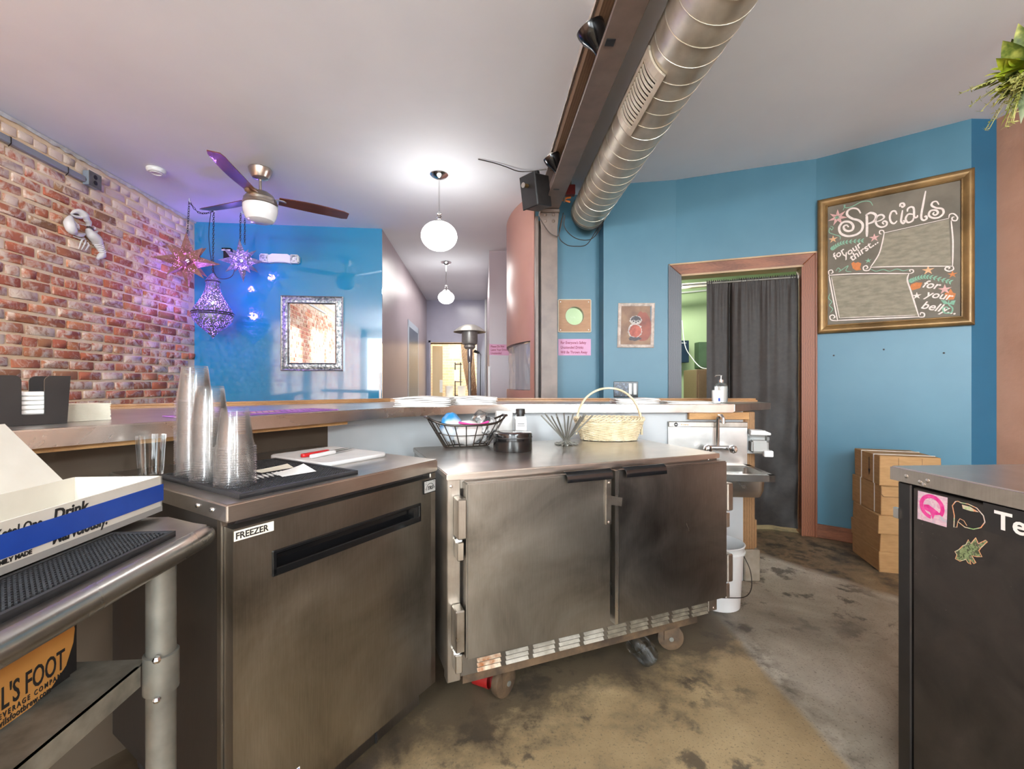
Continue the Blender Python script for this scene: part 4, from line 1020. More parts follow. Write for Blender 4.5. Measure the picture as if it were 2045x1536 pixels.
# printed beer carton on the undershelf
BMx = TM @ Matrix.Translation((-.445, -.44, .6255))
bc = thing('beverage_carton', 'black and orange beverage carton lying on the table undershelf', 'carton', BMx)
MB().box(0, .27, 0, .30, 0, .19).bevel(.012, 3).build('carton_body', 'black', bc, True)
MT['kraft'] = mat('orange_kraft', S(176, 122, 58), S(190, 136, 70), 0.6, 0, 8)
bcM = Matrix(((0, 0, 1, .2702), (1, 0, 0, 0), (0, 1, 0, 0), (0, 0, 0, 1)))
orng = MB().prism([(.0, .004), (.20, .004), (.235, .012), (.265, .035), (.280, .070), (.283, .095), (.275, .13), (.25, .16), (.2, .175), (0, .175)], 0, .0008, bcM).build('printed_panel', 'kraft', bc)
text("DEVIL'S FOOT", .052, 'ink', orng, .262, .034, .0012, 0, 0, 'lettering', 'RIGHT', .0006, .52, bcM)
text('BEVERAGE COMPANY', .0125, 'ink', orng, .262, .020, .0012, 0, 0, 'lettering', 'RIGHT', .0003, .72, bcM, None, 1.5)
text('devilsfootbrew.com', .0155, 'ink', orng, .235, .007, .0012, 0, 0, 'lettering', 'RIGHT', .0003, .72, bcM, None, 1.1)

# ---------------------------------------------------------------- on the bar top
BT = BAR + .0008
# napkin caddy
cdM = rotz(1.08, (-1.407, 1.200, BT))
cd = thing('napkin_caddy', 'black plastic napkin caddy with notched sides on the bar', 'napkin holder', cdM)
def notched(w, h, nw, nz, r=.02):
    a = w / 2; b = nw / 2
    L = [(-a, 0), (a, 0), (a + .008, h), (b + r, h)]
    L += [(b + r - r * math.sin(t), h - r + r * math.cos(t)) for t in [PI / 2 * i / 5 for i in range(1, 6)]]
    L += [(b, nz), (-b, nz)]
    L += [(-b - r + r * math.sin(t), h - r + r * math.cos(t)) for t in [PI / 2 * (5 - i) / 5 for i in range(0, 5)]]
    L += [(-b - r, h), (-a - .008, h)]
    return L
for y in (0.0, .125):
    MB().prism(notched(.143, .142, .046, .030, .016), -.0025, .0025, Matrix.Translation((.0715, y, 0)) @ Matrix.Rotation(PI / 2, 4, 'X')).build('side_wall', 'black', cd)
MB().box(0, .003, 0, .125, 0, .10).box(.140, .143, 0, .125, 0, .10).box(0, .143, 0, .125, 0, .004).build('tray', 'black', cd)
for k in range(7):
    z = .005 + k * .013
    nk = MB().box(.012 + random.uniform(-.002, .002), .131, .006, .118, z, z + .0118).bevel(.003)
    o = nk.build('napkin', 'paper', None, True); o.matrix_world = cdM
    tag(o, ('white folded napkin topmost in the black caddy' if k == 6 else 'white folded napkin, %s from the top, in the black caddy' % nth(7 - k)), 'napkin', 'napkins in the black caddy')
# stack of cream cards beside it
p = onz(221, 838, BT); ckM = rotz(1.10, (p.x + .0, p.y + .0, BT))
for k in range(16):
    o = MB().box(-.115 + random.uniform(-.002, .002), random.uniform(-.002, .002), 0, .11, k * .0034, k * .0034 + .003).build('card', 'cream_paper', None)
    o.matrix_world = ckM
    tag(o, 'topmost cream card of the pile beside the napkin caddy' if k == 15 else 'cream card, %s from the top, of the pile beside the caddy' % nth(16 - k), 'card', 'cream cards beside the napkin caddy')
# purple patterned mat along the left arm of the bar
pm = thing('purple_bar_mat', 'purple patterned rubber mat lying along the bar edge', 'bar mat', rotz(FA, (-1.10, 1.49, BT)))
PL, PWd = .60, .19
MB().box(0, PL, 0, PWd, 0, .004).bevel(.001).build('mat_base', 'purple_mat', pm)
MB().box(.025, PL - .02, .02, PWd - .02, .004, .0046).build('dark_field', 'purple_dark', pm)
fl_ = MB(); gl_ = MB()
for i in range(22):
    for j in range(6):
        cx, cy = .045 + i * .0245 + (j % 2) * .012, .035 + j * .0245
        tgt = gl_ if (7 <= i <= 12 and j in (1, 2)) else fl_
        tgt.ribbon([(cx + .0085 * math.cos(t) * (.7 + .3 * math.cos(5 * t)), cy + .0085 * math.sin(t) * (.7 + .3 * math.cos(5 * t))) for t in [2 * PI * q / 20 for q in range(20)]], .0045, .0046, .0008, None, True)
fl_.build('flower_pattern', 'purple_mat', pm); gl_.build('gold_emblem', 'gold_print', pm)
# folded napkin / towel piles along the straight part
def pile(name, label, px0, px1, py, n, th, depth, rot, cat='towels', m='paper', grp=None):
    a, b_ = onz(px0, py, BT), onz(px1, py, BT); w = (b_ - a).length
    M = rotz(math.atan2((b_ - a).y, (b_ - a).x) + rot, a)
    t = thing(name, label, cat, M)
    for k in range(n):
        j = random.uniform(-.006, .006); z = k * th; N = 9; rows = []
        for y in (0, depth):
            pass
        b2 = MB(); rg = []
        for i in range(N):
            u = i / (N - 1); sag = .004 * math.sin(u * PI * 2 + k) * (k / max(1, n)); e = (.006 if i in (0, N - 1) else 0)
            x = j + u * w
            rg.append([(x, 0 + j * .4, z + e * .4 + sag), (x, depth + j, z + sag), (x, depth + j, z + th * .9 - e * .4 + sag), (x, -.002 + j * .4, z + th * .92 - e * .4 + sag)])
        b2.loft(rg).build('folded_sheet', m, t, True, 50)
    return t
pile('towel_pile', 'left pile of folded white paper towels on the bar', 786, 898, 813, 6, .0085, .20, 0.0)
pile('towel_pile', 'pile of folded white paper towels right of the larger pile on the bar', 902, 992, 809, 6, .0078, .18, 0.05)
pile('towel_pile', 'thin pile of white paper towels behind the wicker basket handle', 1230, 1318, 806.5, 4, .008, .16, 0.0)
pile('towel_pile', 'low flat pile of white paper towels beside the pump bottle', 1332, 1425, 807, 2, .0075, .15, 0.0)
# pump bottle and small bottle
p = onz(1446, 805, BT)
pb_ = thing('pump_bottle', 'large clear sanitiser bottle with a pump on the bar end', 'bottle', (p.x, p.y + .04, BT))
MB().lathe([(.0001, 0), (.036, 0), (.040, .004), (.041, .09), (.038, .108), (.028, .122), (.016, .128), (.015, .134)], 28, None, 1, 1, 'opentop').build('bottle_body', 'bottle_clear', pb_, True)
MT['gel'] = mat('clear_gel', S(206, 208, 204), rough=0.15)
MB().lathe([(.0001, .003), (.034, .003), (.037, .008), (.037, .105), (.0001, .106)], 24).build('gel_fill', 'gel', pb_, True)
MB().lathe([(.017, .130), (.017, .146), (.008, .148), (.004, .150), (.004, .172), (.0001, .172)], 16, None, 1, 1, 'opentop').build('pump_collar', 'chrome', pb_, True)
MB().tube([(.006, 0, .171), (-.012, 0, .174), (-.034, 0, .172), (-.038, 0, .166)], .0042, 8).build('pump_spout', 'chrome', pb_, True)
p = onz(1432, 806, BT)
sb_ = thing('small_bottle', 'small white flip top bottle beside the pump bottle', 'bottle', (p.x, p.y + .01, BT))
MB().loft([[(sx * .025, sy * .016, z) for sx, sy in ((-1, -.6), (-.6, -1), (.6, -1), (1, -.6), (1, .6), (.6, 1), (-.6, 1), (-1, .6))] for z in (0, .082)]).bevel(.003).build('bottle_body', 'gel', sb_, True)
MB().cyl((0, 0, .082), (0, 0, .104), .011, .010, 14).build('flip_cap', 'white', sb_, True)
MB().box(.001, .022, -.0172, -.0165, .012, .078).build('bottle_label', 'paper', sb_)
MB().box(.004, .016, -.0178, -.0173, .014, .034).build('label_block', 'blue_tape', sb_)

# ---------------------------------------------------------------- hand sink at the bar end
SM = rotz(-.10, (1.015, 2.672, 0))
sk = thing('hand_sink', 'small stainless hand sink with splash back at the bar end', 'sink', SM)
sw, sd, sz = .395, .335, .715
MB().box(-.07, sw - .01, -.018, .004, sz, .965).build('splash_back', 'steel_clean', sk)
MB().box(-.07, sw - .01, -.028, .004, .935, .967).bevel(.003).build('splash_rail', 'steel_frame', sk)
rimb = MB()
rimb.box(0, sw, -sd, -sd + .03, sz - .035, sz).box(0, .03, -sd, -.018, sz - .035, sz).box(sw - .03, sw, -sd, -.018, sz - .035, sz).box(0, sw, -.06, -.018, sz - .035, sz)
rimb.build('sink_rim', 'steel_lip', sk)
bs = MB(); rg = []
for s_, z in ((1.0, sz - .01), (.97, sz - .09), (.9, sz - .125), (.6, sz - .135)):
    cx, cy, hx, hy = sw / 2, -sd / 2 - .018, (sw / 2 - .03) * s_, (sd / 2 - .035) * s_
    q = []
    for qx, qy, a0 in ((1, 1, 0), (-1, 1, PI / 2), (-1, -1, PI), (1, -1, 3 * PI / 2)):
        for t in range(5):
            a = a0 + PI / 2 * t / 4; q.append((cx + qx * (hx - .04) + .04 * math.cos(a), cy + qy * (hy - .04) + .04 * math.sin(a), z))
    rg.append(q)
bs.loft(rg, True, False); bs.face(rg[-1]); bs.build('basin', 'steel_lip', sk, True)
xs_ = .205
ft = MB().tube([(xs_, -.05, .80), (xs_, -.05, .985), (xs_, -.065, 1.005), (xs_ + .004, -.10, 1.008), (xs_ + .008, -.115, .995), (xs_ + .008, -.118, .965)], .011, 12).build('faucet', 'chrome', sk, True)
MB().cyl((xs_ - .07, -.05, .815), (xs_ + .07, -.05, .815), .016, None, 14).build('faucet_body', 'chrome', ft, True)
for s_ in (-1, 1):
    MB().lathe([(.014, 0), (.016, .02), (.024, .026), (.024, .042), (.016, .05), (.0001, .052)], 8, Matrix.Translation((xs_ + s_ * .07, -.06, .815)) @ Matrix.Rotation(PI / 2, 4, 'X')).build('tap_handle', 'chrome', ft, True)
st_ = MB().box(-.045, .06, -.0305, -.028, .938, .962).build('maker_sticker', 'paper', sk)
MB().lathe([(.0001, 0), (.012, 0), (.012, .0006), (.0001, .0006)], 20, Matrix.Translation((-.028, -.0308, .95)) @ Matrix.Rotation(PI / 2, 4, 'X')).build('round_mark', 'ink', st_)
text('NSF', .009, 'paper', st_, -.028, .9468, 0, 0, 0, 'lettering', 'CENTER', .0002, 1, Matrix.Translation((0, -.0318, 0)) @ XF)
text('Krowne', .015, 'orange', st_, .0, .945, 0, 0, .2, 'lettering', 'LEFT', .0003, .9, Matrix.Translation((0, -.031, 0)) @ XF)
# soap dispenser on the end post
sdM = rotz(-.25, (1.425, 2.66, .775))
sdp = thing('soap_dispenser', 'white wall soap dispenser with clear tank on the bar end post', 'soap dispenser', sdM)
MB().box(-.004, .095, -.085, 0, .01, .12).bevel(.012, 3).build('tank', 'bottle_clear', sdp, True)
MB().box(.0, .091, -.081, -.004, .014, .085).bevel(.010, 2).build('soap', 'pack_white', sdp, True)
MB().prism([(-.008, .12), (.098, .12), (.100, .132), (.07, .145), (-.004, .148)], 0, .09, XF).bevel(.003).build('lid', 'white', sdp, True)
MB().box(.06, .108, -.105, -.07, -.004, .032).bevel(.004).build('push_lever', 'white', sdp, True)
MB().box(-.006, .09, -.01, .003, .0, .14).build('back_plate', 'white', sdp)
# white bucket with bail handle
bk_ = thing('white_bucket', 'white plastic bucket with wire handle beside the cooler', 'bucket', (1.12, 2.40, 0))
MB().lathe([(.0001, .0), (.105, 0), (.110, .004), (.126, .29), (.134, .292), (.136, .30), (.128, .302), (.132, .33), (.136, .335), (.130, .338), (.124, .30), (.106, .012), (.0001, .010)], 36, None, 1, 1, 'open').build('pail', 'white', bk_, True)
MB().tube(spline([(.135, 0, .27), (.150, -.05, .20), (.13, -.10, .13), (.08, -.135, .10), (0, -.15, .10), (-.08, -.135, .10), (-.13, -.10, .13), (-.15, -.05, .20), (-.135, 0, .27)], 5), .0025, 6).build('bail', 'wire_black', bk_, True)
for s_ in (-1, 1): MB().cyl((s_ * .124, 0, .27), (s_ * .142, 0, .27), .012, None, 10).build('bail_ear', 'white', bk_, True)

# ---------------------------------------------------------------- black back bar cooler on the right
RM = rotz(math.atan2(-.998, .06) + PI / 2, (1.117, 1.30, 0))       # local -y runs towards the camera side, x to the right
rb = thing('back_bar_cooler', 'black back bar cooler with stainless top and stickers on its face', 'refrigerator', RM)
RH = .951
MB().box(0, .78, -1.30, 0, RH - .040, RH).bevel(.003, 2).build('steel_top', 'steel_top', rb, True)
MB().box(-.0015, 0, -1.30, 0, RH - .040, RH - .003).build('top_fascia', 'steel_frame', rb)
for yy, zz in ((-.05, .93), (-.09, .922), (-.11, .93), (-.10, .917)): MB().ball((-.002, yy, zz), .006, 10, None, (.3, 1, 1)).build('dent', 'steel_lip', rb, True)
MB().box(.040, .74, -1.27, -.02, .03, RH - .040).build('cabinet_body', 'black_metal', rb)
MB().box(.010, .055, -.052, -.012, .03, RH - .044).bevel(.003).build('corner_post', 'black', rb)
def black_face():
    t = NT('scuffed_black_face'); t.set(Roughness=0.42)
    v = t.coord('Object'); n1 = t.noise(t.coord('Object', (1, 1, 1)), 7, 6, .65, .4); n2 = t.noise(v, 90, 3, .7); n3 = t.noise(v, 3, 3)
    c = t.ramp(n1, [(.35, S(30, 27, 25)), (.62, S(48, 43, 39)), (.75, S(64, 58, 52))])
    c = t.mix(t.math('MULTIPLY', t.ramp(n2, [(.68, B0), (.74, W0)]), t.ramp(n3, [(.48, B0), (.6, (.6, .6, .6, 1))])), c, S(150, 142, 132))
    t.base(c); t.bump(n2, .15, .001); return t.m
MT['black_face'] = black_face()
dr_ = MB().box(.008, .040, -1.25, -.060, .05, RH - .05).bevel(.003).build('door', 'black_face', rb)
rbM = RM @ Matrix(((0, 0, -1, .008), (-1, 0, 0, 0), (0, 1, 0, 0), (0, 0, 0, 1)))   # x -> towards camera, y up, z out
rl = Matrix(((0, 0, -1, .0075), (-1, 0, 0, 0), (0, 1, 0, 0), (0, 0, 0, 1)))
def rp(px, py): return inplane(px, py, rbM)
MB().box(.004, .012, -.02, -.004, .80, .83).build('latch', 'chrome', rb)
def holo(name, cols, scale):
    t = NT(name); t.set(Roughness=.2, Metallic=.3)
    v = t.coord('Object'); n1 = t.noise(v, scale, 3, .5, 1.0)
    t.base(t.ramp(n1, [(.3 + .4 * i / (len(cols) - 1), c) for i, c in enumerate(cols)])); return t.m
MT['holo_pink'] = holo('pink_foil', [S(190, 205, 210), S(226, 190, 206), S(236, 214, 220), S(228, 150, 190)], 45)
MT['holo_rim'] = holo('foil_rim', [S(150, 200, 120), S(214, 206, 180), S(236, 160, 110), S(226, 214, 206)], 30)
MT['holo_leaf'] = holo('foil_leaf', [S(70, 84, 60), S(150, 168, 120), S(60, 70, 50), S(170, 160, 140)], 90)
MT['magenta'] = mat('magenta_print', S(206, 40, 130), S(226, 90, 160), .4, 0, 60)
q = [rp(*c) for c in ((1834, 980), (1893, 994), (1891, 1053), (1833, 1036))]
s1 = MB().prism(q[::-1], 0, .0008, rl).build('pink_sticker', 'holo_pink', rb, label='square pink foil sticker')
cx, cy = sum(a for a, b in q) / 4, sum(b for a, b in q) / 4
sx_ = abs(q[1][0] - q[0][0])
MB().ribbon([(cx + sx_ * .36 * math.cos(t), cy + .004 + sx_ * .36 * math.sin(t)) for t in [2 * PI * i / 30 - .6 for i in range(26)]], sx_ * .13, .0009, .0004, rl).build('ring_lettering', 'magenta', s1)
MB().prism([(cx - sx_ * .28, cy + .005), (cx - sx_ * .1, cy + .008), (cx + sx_ * .2, cy - .004), (cx + .3 * sx_, cy - .01), (cx + .1 * sx_, cy - .016), (cx + .04 * sx_, cy - .028), (cx - .05 * sx_, cy - .012), (cx - .25 * sx_, cy - .008)], .0009, .0014, rl).build('pink_shape', 'magenta', s1)
out = [rp(*c) for c in ((1903, 1010), (1909, 1002), (1914, 1001), (1920, 1004), (1935, 1007), (1952, 1015), (1965, 1030), (1968, 1043), (1960, 1054), (1945, 1057), (1928, 1053), (1914, 1042), (1912, 1053), (1906, 1053), (1907, 1030))]
s2 = MB().prism(out[::-1], 0, .0006, rl).build('oval_sticker', 'ink', rb, label='black oval sticker with a foil outline')
MB().ribbon(out, .0022, .0007, .0005, rl, True).build('foil_outline', 'holo_rim', s2)
MB().prism([rp(*c) for c in ((1922, 1008), (1938, 1012), (1956, 1023), (1940, 1021), (1924, 1016))][::-1], .0007, .0011, rl).build('green_wing', 'holo_rim', s2)
MB().ribbon([rp(*c) for c in ((1914, 1042), (1918, 1036), (1926, 1040), (1932, 1050))], .0014, .0007, .0005, rl).build('foil_line', 'holo_rim', s2)
leaf = [rp(*c) for c in ((1908, 1102), (1916, 1098), (1924, 1090), (1930, 1088), (1935, 1078), (1940, 1086), (1950, 1074), (1953, 1082), (1955, 1086), (1970, 1079), (1973, 1082), (1960, 1094), (1956, 1100), (1962, 1112), (1952, 1112), (1942, 1110), (1950, 1124), (1946, 1126), (1938, 1118), (1940, 1127), (1934, 1124), (1930, 1117), (1918, 1121), (1909, 1116), (1912, 1108))]
s3 = MB().prism(leaf[::-1], 0, .0006, rl).build('leaf_sticker', 'holo_leaf', rb, label='spiky green leaf sticker')
MB().ribbon(leaf, .0018, .0007, .0005, rl, True).build('foil_outline', 'holo_rim', s3)
qx, qz = rp(1964, 1008); 
lb = MB().box(qx, qx + .55, qz - .062, qz + .006, 0, .0006, rl).build('name_label', 'black', rb)
tx, tz = rp(1987, 1053)
text('Tea', .058, 'paper', lb, tx, tz, .001, 0, 0, 'lettering', 'LEFT', .0012, 1, rl)

# ---------------------------------------------------------------- pile of cartons by the wall
e1 = Vector((.10, .36, 0)).normalized(); e2 = Vector((e1.y, -e1.x, 0))
z = 0.0
for k, (h, d_, w_, dx, tw) in enumerate(((.130, .36, .30, 0, 0), (.115, .365, .30, .004, .02), (.115, .36, .30, -.012, -.02), (.190, .36, .31, .018, .03), (.188, .35, .32, .0, -.03))):
    Mx = Matrix(((e2.x, e1.x, 0, 2.335 + dx), (e2.y, e1.y, 0, 2.80 + dx * .5), (0, 0, 1, z), (0, 0, 0, 1))) @ Matrix.Rotation(tw, 4, 'Z')
    nm = ('bottom cardboard carton of the pile by the blue wall', 'second lowest plain carton of the pile by the blue wall', 'middle plain carton of the pile under the strapped ones', 'lower strapped cardboard carton with a tuck flap', 'topmost strapped cardboard carton with a dark arrow mark')[k]
    bx = thing('cardboard_carton', nm, 'carton', Mx, 'cartons piled by the blue wall')
    b = MB(); b.box(0, w_, 0, d_, 0, h - .001)
    for v in b.bm.verts:
        if v.co.z > h * .5: v.co.x += random.uniform(-.006, .006); v.co.y += random.uniform(-.006, .006)
    b.bevel(.003).build('carton_body', 'card', bx)
    MB().box(-.0015, w_ + .002, -.0015, .012, h * .0, h * .02).build('seam', 'card', bx)
    if k >= 3:
        for sy in (.07, .24):
            MB().box(-.002, w_ + .002, sy, sy + .008, h - .002, h + .0015).box(-.003, -.0005, sy, sy + .008, 0, h).build('strap', 'strap', bx)
        if k == 4:
            MB().prism([(.03, .14), (.03, .06), (.020, .06), (.033, .02), (.046, .06), (.036, .06), (.036, .14)], 0, .001, Matrix(((0, 0, -1, -.0015), (1, 0, 0, .10), (0, 1, 0, .02), (0, 0, 0, 1)))).build('arrow_mark', 'ink', bx)
            text('V', .02, 'ink', bx, .16, .06, 0, 0, 0, 'lettering', 'CENTER', 0, 1, Matrix.Translation((0, -.002, 0)) @ XF)
            MB().box(.10, .101, -.0022, -.001, .01, h - .01).box(.22, .221, -.0022, -.001, .01, h - .01).build('crease', 'rust', bx)
        else:
            MB().prism([(.0, h - .06), (.012, h - .075), (.3, h - .075), (.3, h - .073), (.014, h - .073), (.002, h - .058), (.002, h - .02), (0, h - .02)], .001, .002, XF).build('tuck_flap_line', 'rust', bx)
    z += h

# ---------------------------------------------------------------- chalkboard
CBM = frame((W3[0], W3[1], 0), V2(W4) - V2(W3))
def cbp(cx, cy, off=.030): return inplane(1640 + cx / 5.486, 380 + cy / 5.486, CBM, off)
cxa, _ = inplane(1632, 600, CBM, .045); cxb, _ = inplane(1948, 500, CBM, .045)
CB0, CB1, CBZ0, CBZ1 = cxa, cxb, 1.582, 2.618
ch = thing('chalkboard', 'gold framed chalkboard lettered Specials with chalk drawings', 'chalkboard', CBM)
MT['board_paint'] = mat('chalkboard_paint', S(94, 87, 75), S(112, 104, 91), .75, 0, 5)
MT['board_smudge'] = mat('chalk_smudge', S(122, 115, 99), S(142, 134, 116), .85, 0, 30, (.6, 1.6, 1))
for nm, c in (('chalk', (228, 214, 205)), ('chalk_green', (128, 172, 146)), ('chalk_orange', (196, 122, 74)), ('chalk_pink', (212, 166, 160)), ('chalk_peach', (218, 170, 130))):
    MT[nm] = mat(nm, S(*c), S(*[int(q * .92) for q in c]), .9, 0, 60)
FWD = .072
MB().box(CB0 + .05, CB1 - .05, CBZ0 + .05, CBZ1 - .05, .012, .024).build('board', 'board_paint', ch)
def moulding(name, m, parent, x0, x1, y0, y1, prof):
    """mitred picture frame; prof = (inset from the outer edge, height)"""
    b = MB(); cor = [(x0, y0, 1, 1), (x1, y0, -1, 1), (x1, y1, -1, -1), (x0, y1, 1, -1)]
    for i in range(4):
        c = []
        for (cx, cy, sx, sy) in (cor[i], cor[(i + 1) % 4]): c.append([(cx + sx * d, cy + sy * d, h) for d, h in prof])
        piece = MB().loft(c).build(name, m, parent, True, 50)
gp_ = [(0, .003), (0, .030), (.006, .040), (.018, .046), (.030, .044), (.044, .034), (.052, .030), (.056, .034), (.062, .034), (.066, .028), (.066, .003)]
moulding('frame_side', 'gold', ch, CB0, CB1, CBZ0, CBZ1, gp_)
Z = .0242
def chalk(name, pts, w, m='chalk', closed=False, n=5, sm=True):
    P = [cbp(*p) for p in pts]
    if sm: P = [(q.x, q.y) for q in spline([(a, b, 0) for a, b in P], n, closed)]
    N = len(P); ww = w if closed else [w * (.55 + .45 * min(1, 6 * i / N, 6 * (N - 1 - i) / N)) for i in range(N)]
    return MB().ribbon(P, ww, Z, .0006, None, closed).build(name, m, ch)
strokes = {
 'S': [[(432, 250), (400, 205), (340, 195), (290, 225), (287, 270), (340, 308), (415, 330), (455, 375), (440, 440), (380, 485), (290, 500), (215, 470), (197, 405), (240, 348), (310, 345), (350, 385), (340, 432), (290, 445), (252, 425), (248, 392), (280, 380), (300, 402)]],
 'p': [[(498, 255), (502, 380), (500, 508)], [(485, 275), (540, 245), (592, 262), (600, 300), (570, 342), (505, 368)]],
 'e': [[(600, 345), (660, 322), (690, 292), (665, 266), (618, 280), (596, 330), (612, 380), (660, 402), (710, 385), (720, 350), (692, 335), (672, 355), (690, 370)]],
 'c': [[(830, 262), (810, 226), (772, 235), (752, 290), (765, 345), (800, 362), (832, 332)]],
 'i': [[(892, 215), (880, 290), (876, 340), (900, 362), (915, 340), (898, 328)], [(862, 178), (870, 146), (900, 140), (912, 165), (890, 182), (880, 165)]],
 'a': [[(945, 232), (950, 200), (985, 180), (1015, 198), (1020, 290), (1050, 292), (1056, 270)], [(1012, 262), (955, 260), (926, 310), (950, 350), (1000, 332), (1018, 285)]],
 'l': [[(1146, 4), (1122, 130), (1096, 285), (1120, 326), (1156, 310), (1150, 280), (1130, 292)]],
 's': [[(1290, 155), (1265, 120), (1222, 130), (1212, 165), (1260, 190), (1328, 202), (1340, 250), (1290, 295), (1222, 300), (1180, 270), (1200, 222), (1258, 216), (1280, 245), (1250, 270), (1226, 256), (1240, 238)]]}
for k, ss_ in strokes.items():
    for s_ in ss_: chalk('letter', s_, .0150 if k in 'Sp' else .0115)
def fillp(name, pts, m, z=.0241):
    P = [cbp(*p) for p in pts]
    return MB().prism(P[::-1], z, z + .0003).build(name, m, ch)
fillp('wiped_panel', [(690, 478), (1400, 315), (1425, 820), (560, 832), (640, 690), (672, 560)], 'board_smudge', .02395)
fillp('wiped_panel', [(105, 940), (940, 915), (960, 1000), (1060, 1372), (190, 1400)], 'board_smudge', .02395)
chalk('scroll_line', [(690, 465), (1400, 305)], .0075, sm=False); chalk('scroll_line', [(1425, 330), (1445, 560), (1440, 835)], .0075)
chalk('scroll_line', [(1440, 830), (900, 832), (545, 842)], .007); chalk('scroll_line', [(690, 470), (672, 560), (640, 680), (590, 770), (540, 840)], .0075)
chalk('scroll_curl', [(1400, 300), (1410, 262), (1455, 255), (1495, 295), (1480, 330), (1440, 325), (1438, 295), (1462, 290)], .0075)
chalk('scroll_curl', [(690, 470), (680, 440), (645, 440), (640, 470), (662, 478)], .007)
chalk('scroll_curl', [(545, 842), (520, 875), (470, 875), (462, 840), (495, 825), (510, 848), (488, 860)], .0075)
chalk('scroll_curl', [(1445, 830), (1450, 865), (1405, 885), (1360, 868), (1370, 842), (1410, 845), (1395, 862)], .0075)
chalk('scroll_line', [(85, 930), (400, 912), (985, 910)], .0075); chalk('scroll_line', [(85, 935), (120, 1130), (180, 1428)], .0085); chalk('scroll_line', [(180, 1425), (600, 1405), (1075, 1385)], .0085); chalk('scroll_line', [(960, 915), (945, 985), (985, 1110), (1072, 1385)], .0085)
chalk('scroll_line', [(112, 955), (150, 1150), (200, 1398)], .0045); chalk('scroll_line', [(200, 1398), (620, 1382), (1030, 1368)], .004)
chalk('scroll_curl', [(975, 912), (1010, 895), (1005, 870), (970, 872), (978, 892)], .007); chalk('scroll_curl', [(85, 925), (82, 885), (115, 872), (128, 900), (105, 908)], .007)
chalk('scroll_curl', [(180, 1428), (110, 1420), (95, 1380), (130, 1365), (150, 1390), (128, 1402)], .0075); chalk('scroll_curl', [(1072, 1388), (1125, 1385), (1130, 1350), (1095, 1340), (1085, 1365)], .0075)
def ctext(s, cx, cy, size, ang, sh=.25):
    x, y = cbp(cx, cy); return text(s, size, 'chalk', ch, x, y, Z, ang, sh, 'lettering', 'LEFT', .0012)
ctext('for', 150, 760, .066, .62); ctext('your', 255, 745, .066, .60); ctext('thirst...', 335, 778, .068, .62)
ctext('for', 1100, 1060, .072, -.30); ctext('your', 1135, 1165, .070, -.30); ctext('belly...', 1085, 1290, .074, -.34)
def garland(a, b_, c, n, L):
    P = spline([(*cbp(*p), 0) for p in (a, b_, c)], n)
    MB().ribbon([(p.x, p.y) for p in P], .003, Z, .0005).build('vine', 'chalk_green', ch)
    for i, p in enumerate(P[:-1]):
        d = (P[i + 1] - p).normalized()
        for s_ in (-1, 1):
            a2 = math.atan2(d.y, d.x) + s_ * .8
            q = [(p.x + L * u * math.cos(a2) - w * math.sin(a2), p.y + L * u * math.sin(a2) + w * math.cos(a2)) for u, w in ((0, 0), (.4, .22 * L), (1, 0), (.4, -.22 * L))]
            MB().prism(q, Z, Z + .0005).build('chalk_leaf', 'chalk_green', ch)
garland((105, 650), (230, 575), (465, 548), 6, .024); garland((960, 1000), (1150, 945), (1430, 1005), 7, .024)
def burst(cx, cy, n, r, m, ri=.35):
    x, y = cbp(cx, cy)
    MB().prism([(x + (r if i % 2 == 0 else r * ri) * math.sin(PI * i / n), y + (r if i % 2 == 0 else r * ri) * math.cos(PI * i / n)) for i in range(2 * n)][::-1], Z, Z + .0005).build('chalk_flower', m, ch)
burst(180, 295, 7, .062, 'chalk_pink', .4); burst(172, 295, 6, .028, 'chalk_green'); burst(130, 535, 5, .03, 'chalk_peach'); burst(582, 518, 5, .032, 'chalk_pink'); burst(515, 770, 5, .02, 'chalk_green')
burst(1172, 875, 5, .034, 'chalk_peach'); burst(1355, 1085, 5, .036, 'chalk_pink'); burst(1048, 1155, 5, .026, 'chalk'); burst(1440, 920, 5, .026, 'chalk_orange')
for pts in ([(330, 800), (352, 782), (375, 795), (405, 785), (440, 800), (425, 845), (440, 870), (385, 878), (345, 855)], [(985, 1030), (1040, 1008), (1110, 1010), (1085, 1070), (1000, 1095), (975, 1060)], [(1355, 1125), (1395, 1115), (1420, 1075), (1445, 1120), (1478, 1130), (1455, 1195), (1400, 1200), (1360, 1180)]): fillp('tulip', pts, 'chalk_orange', Z)
chalk('vine', [(240, 215), (262, 165), (250, 165), (270, 190), (340, 175), (440, 125), (530, 120), (565, 165)], .006, 'chalk_green'); chalk('vine', [(100, 390), (130, 405), (115, 435), (95, 410), (88, 460), (150, 485), (205, 505), (205, 540)], .005, 'chalk_green')
chalk('vine', [(160, 885), (185, 850), (210, 875), (190, 895), (240, 860), (295, 825), (270, 880), (330, 890)], .005, 'chalk_green'); chalk('vine', [(540, 862), (600, 885), (680, 868), (750, 885), (830, 862), (900, 880), (970, 862)], .005, 'chalk_green')
chalk('vine', [(1400, 1200), (1400, 1250), (1440, 1290), (1425, 1340), (1350, 1340), (1335, 1290), (1380, 1280), (1390, 1310)], .008, 'chalk_green'); chalk('vine', [(100, 1125), (80, 1180), (115, 1220), (90, 1260), (125, 1300), (100, 1340)], .005, 'chalk_green')
fillp('tulip_leaf', [(1310, 1200), (1360, 1205), (1400, 1245), (1345, 1245)], 'chalk_green', Z); fillp('tulip_leaf', [(1400, 1245), (1430, 1210), (1475, 1205), (1455, 1255)], 'chalk_green', Z)

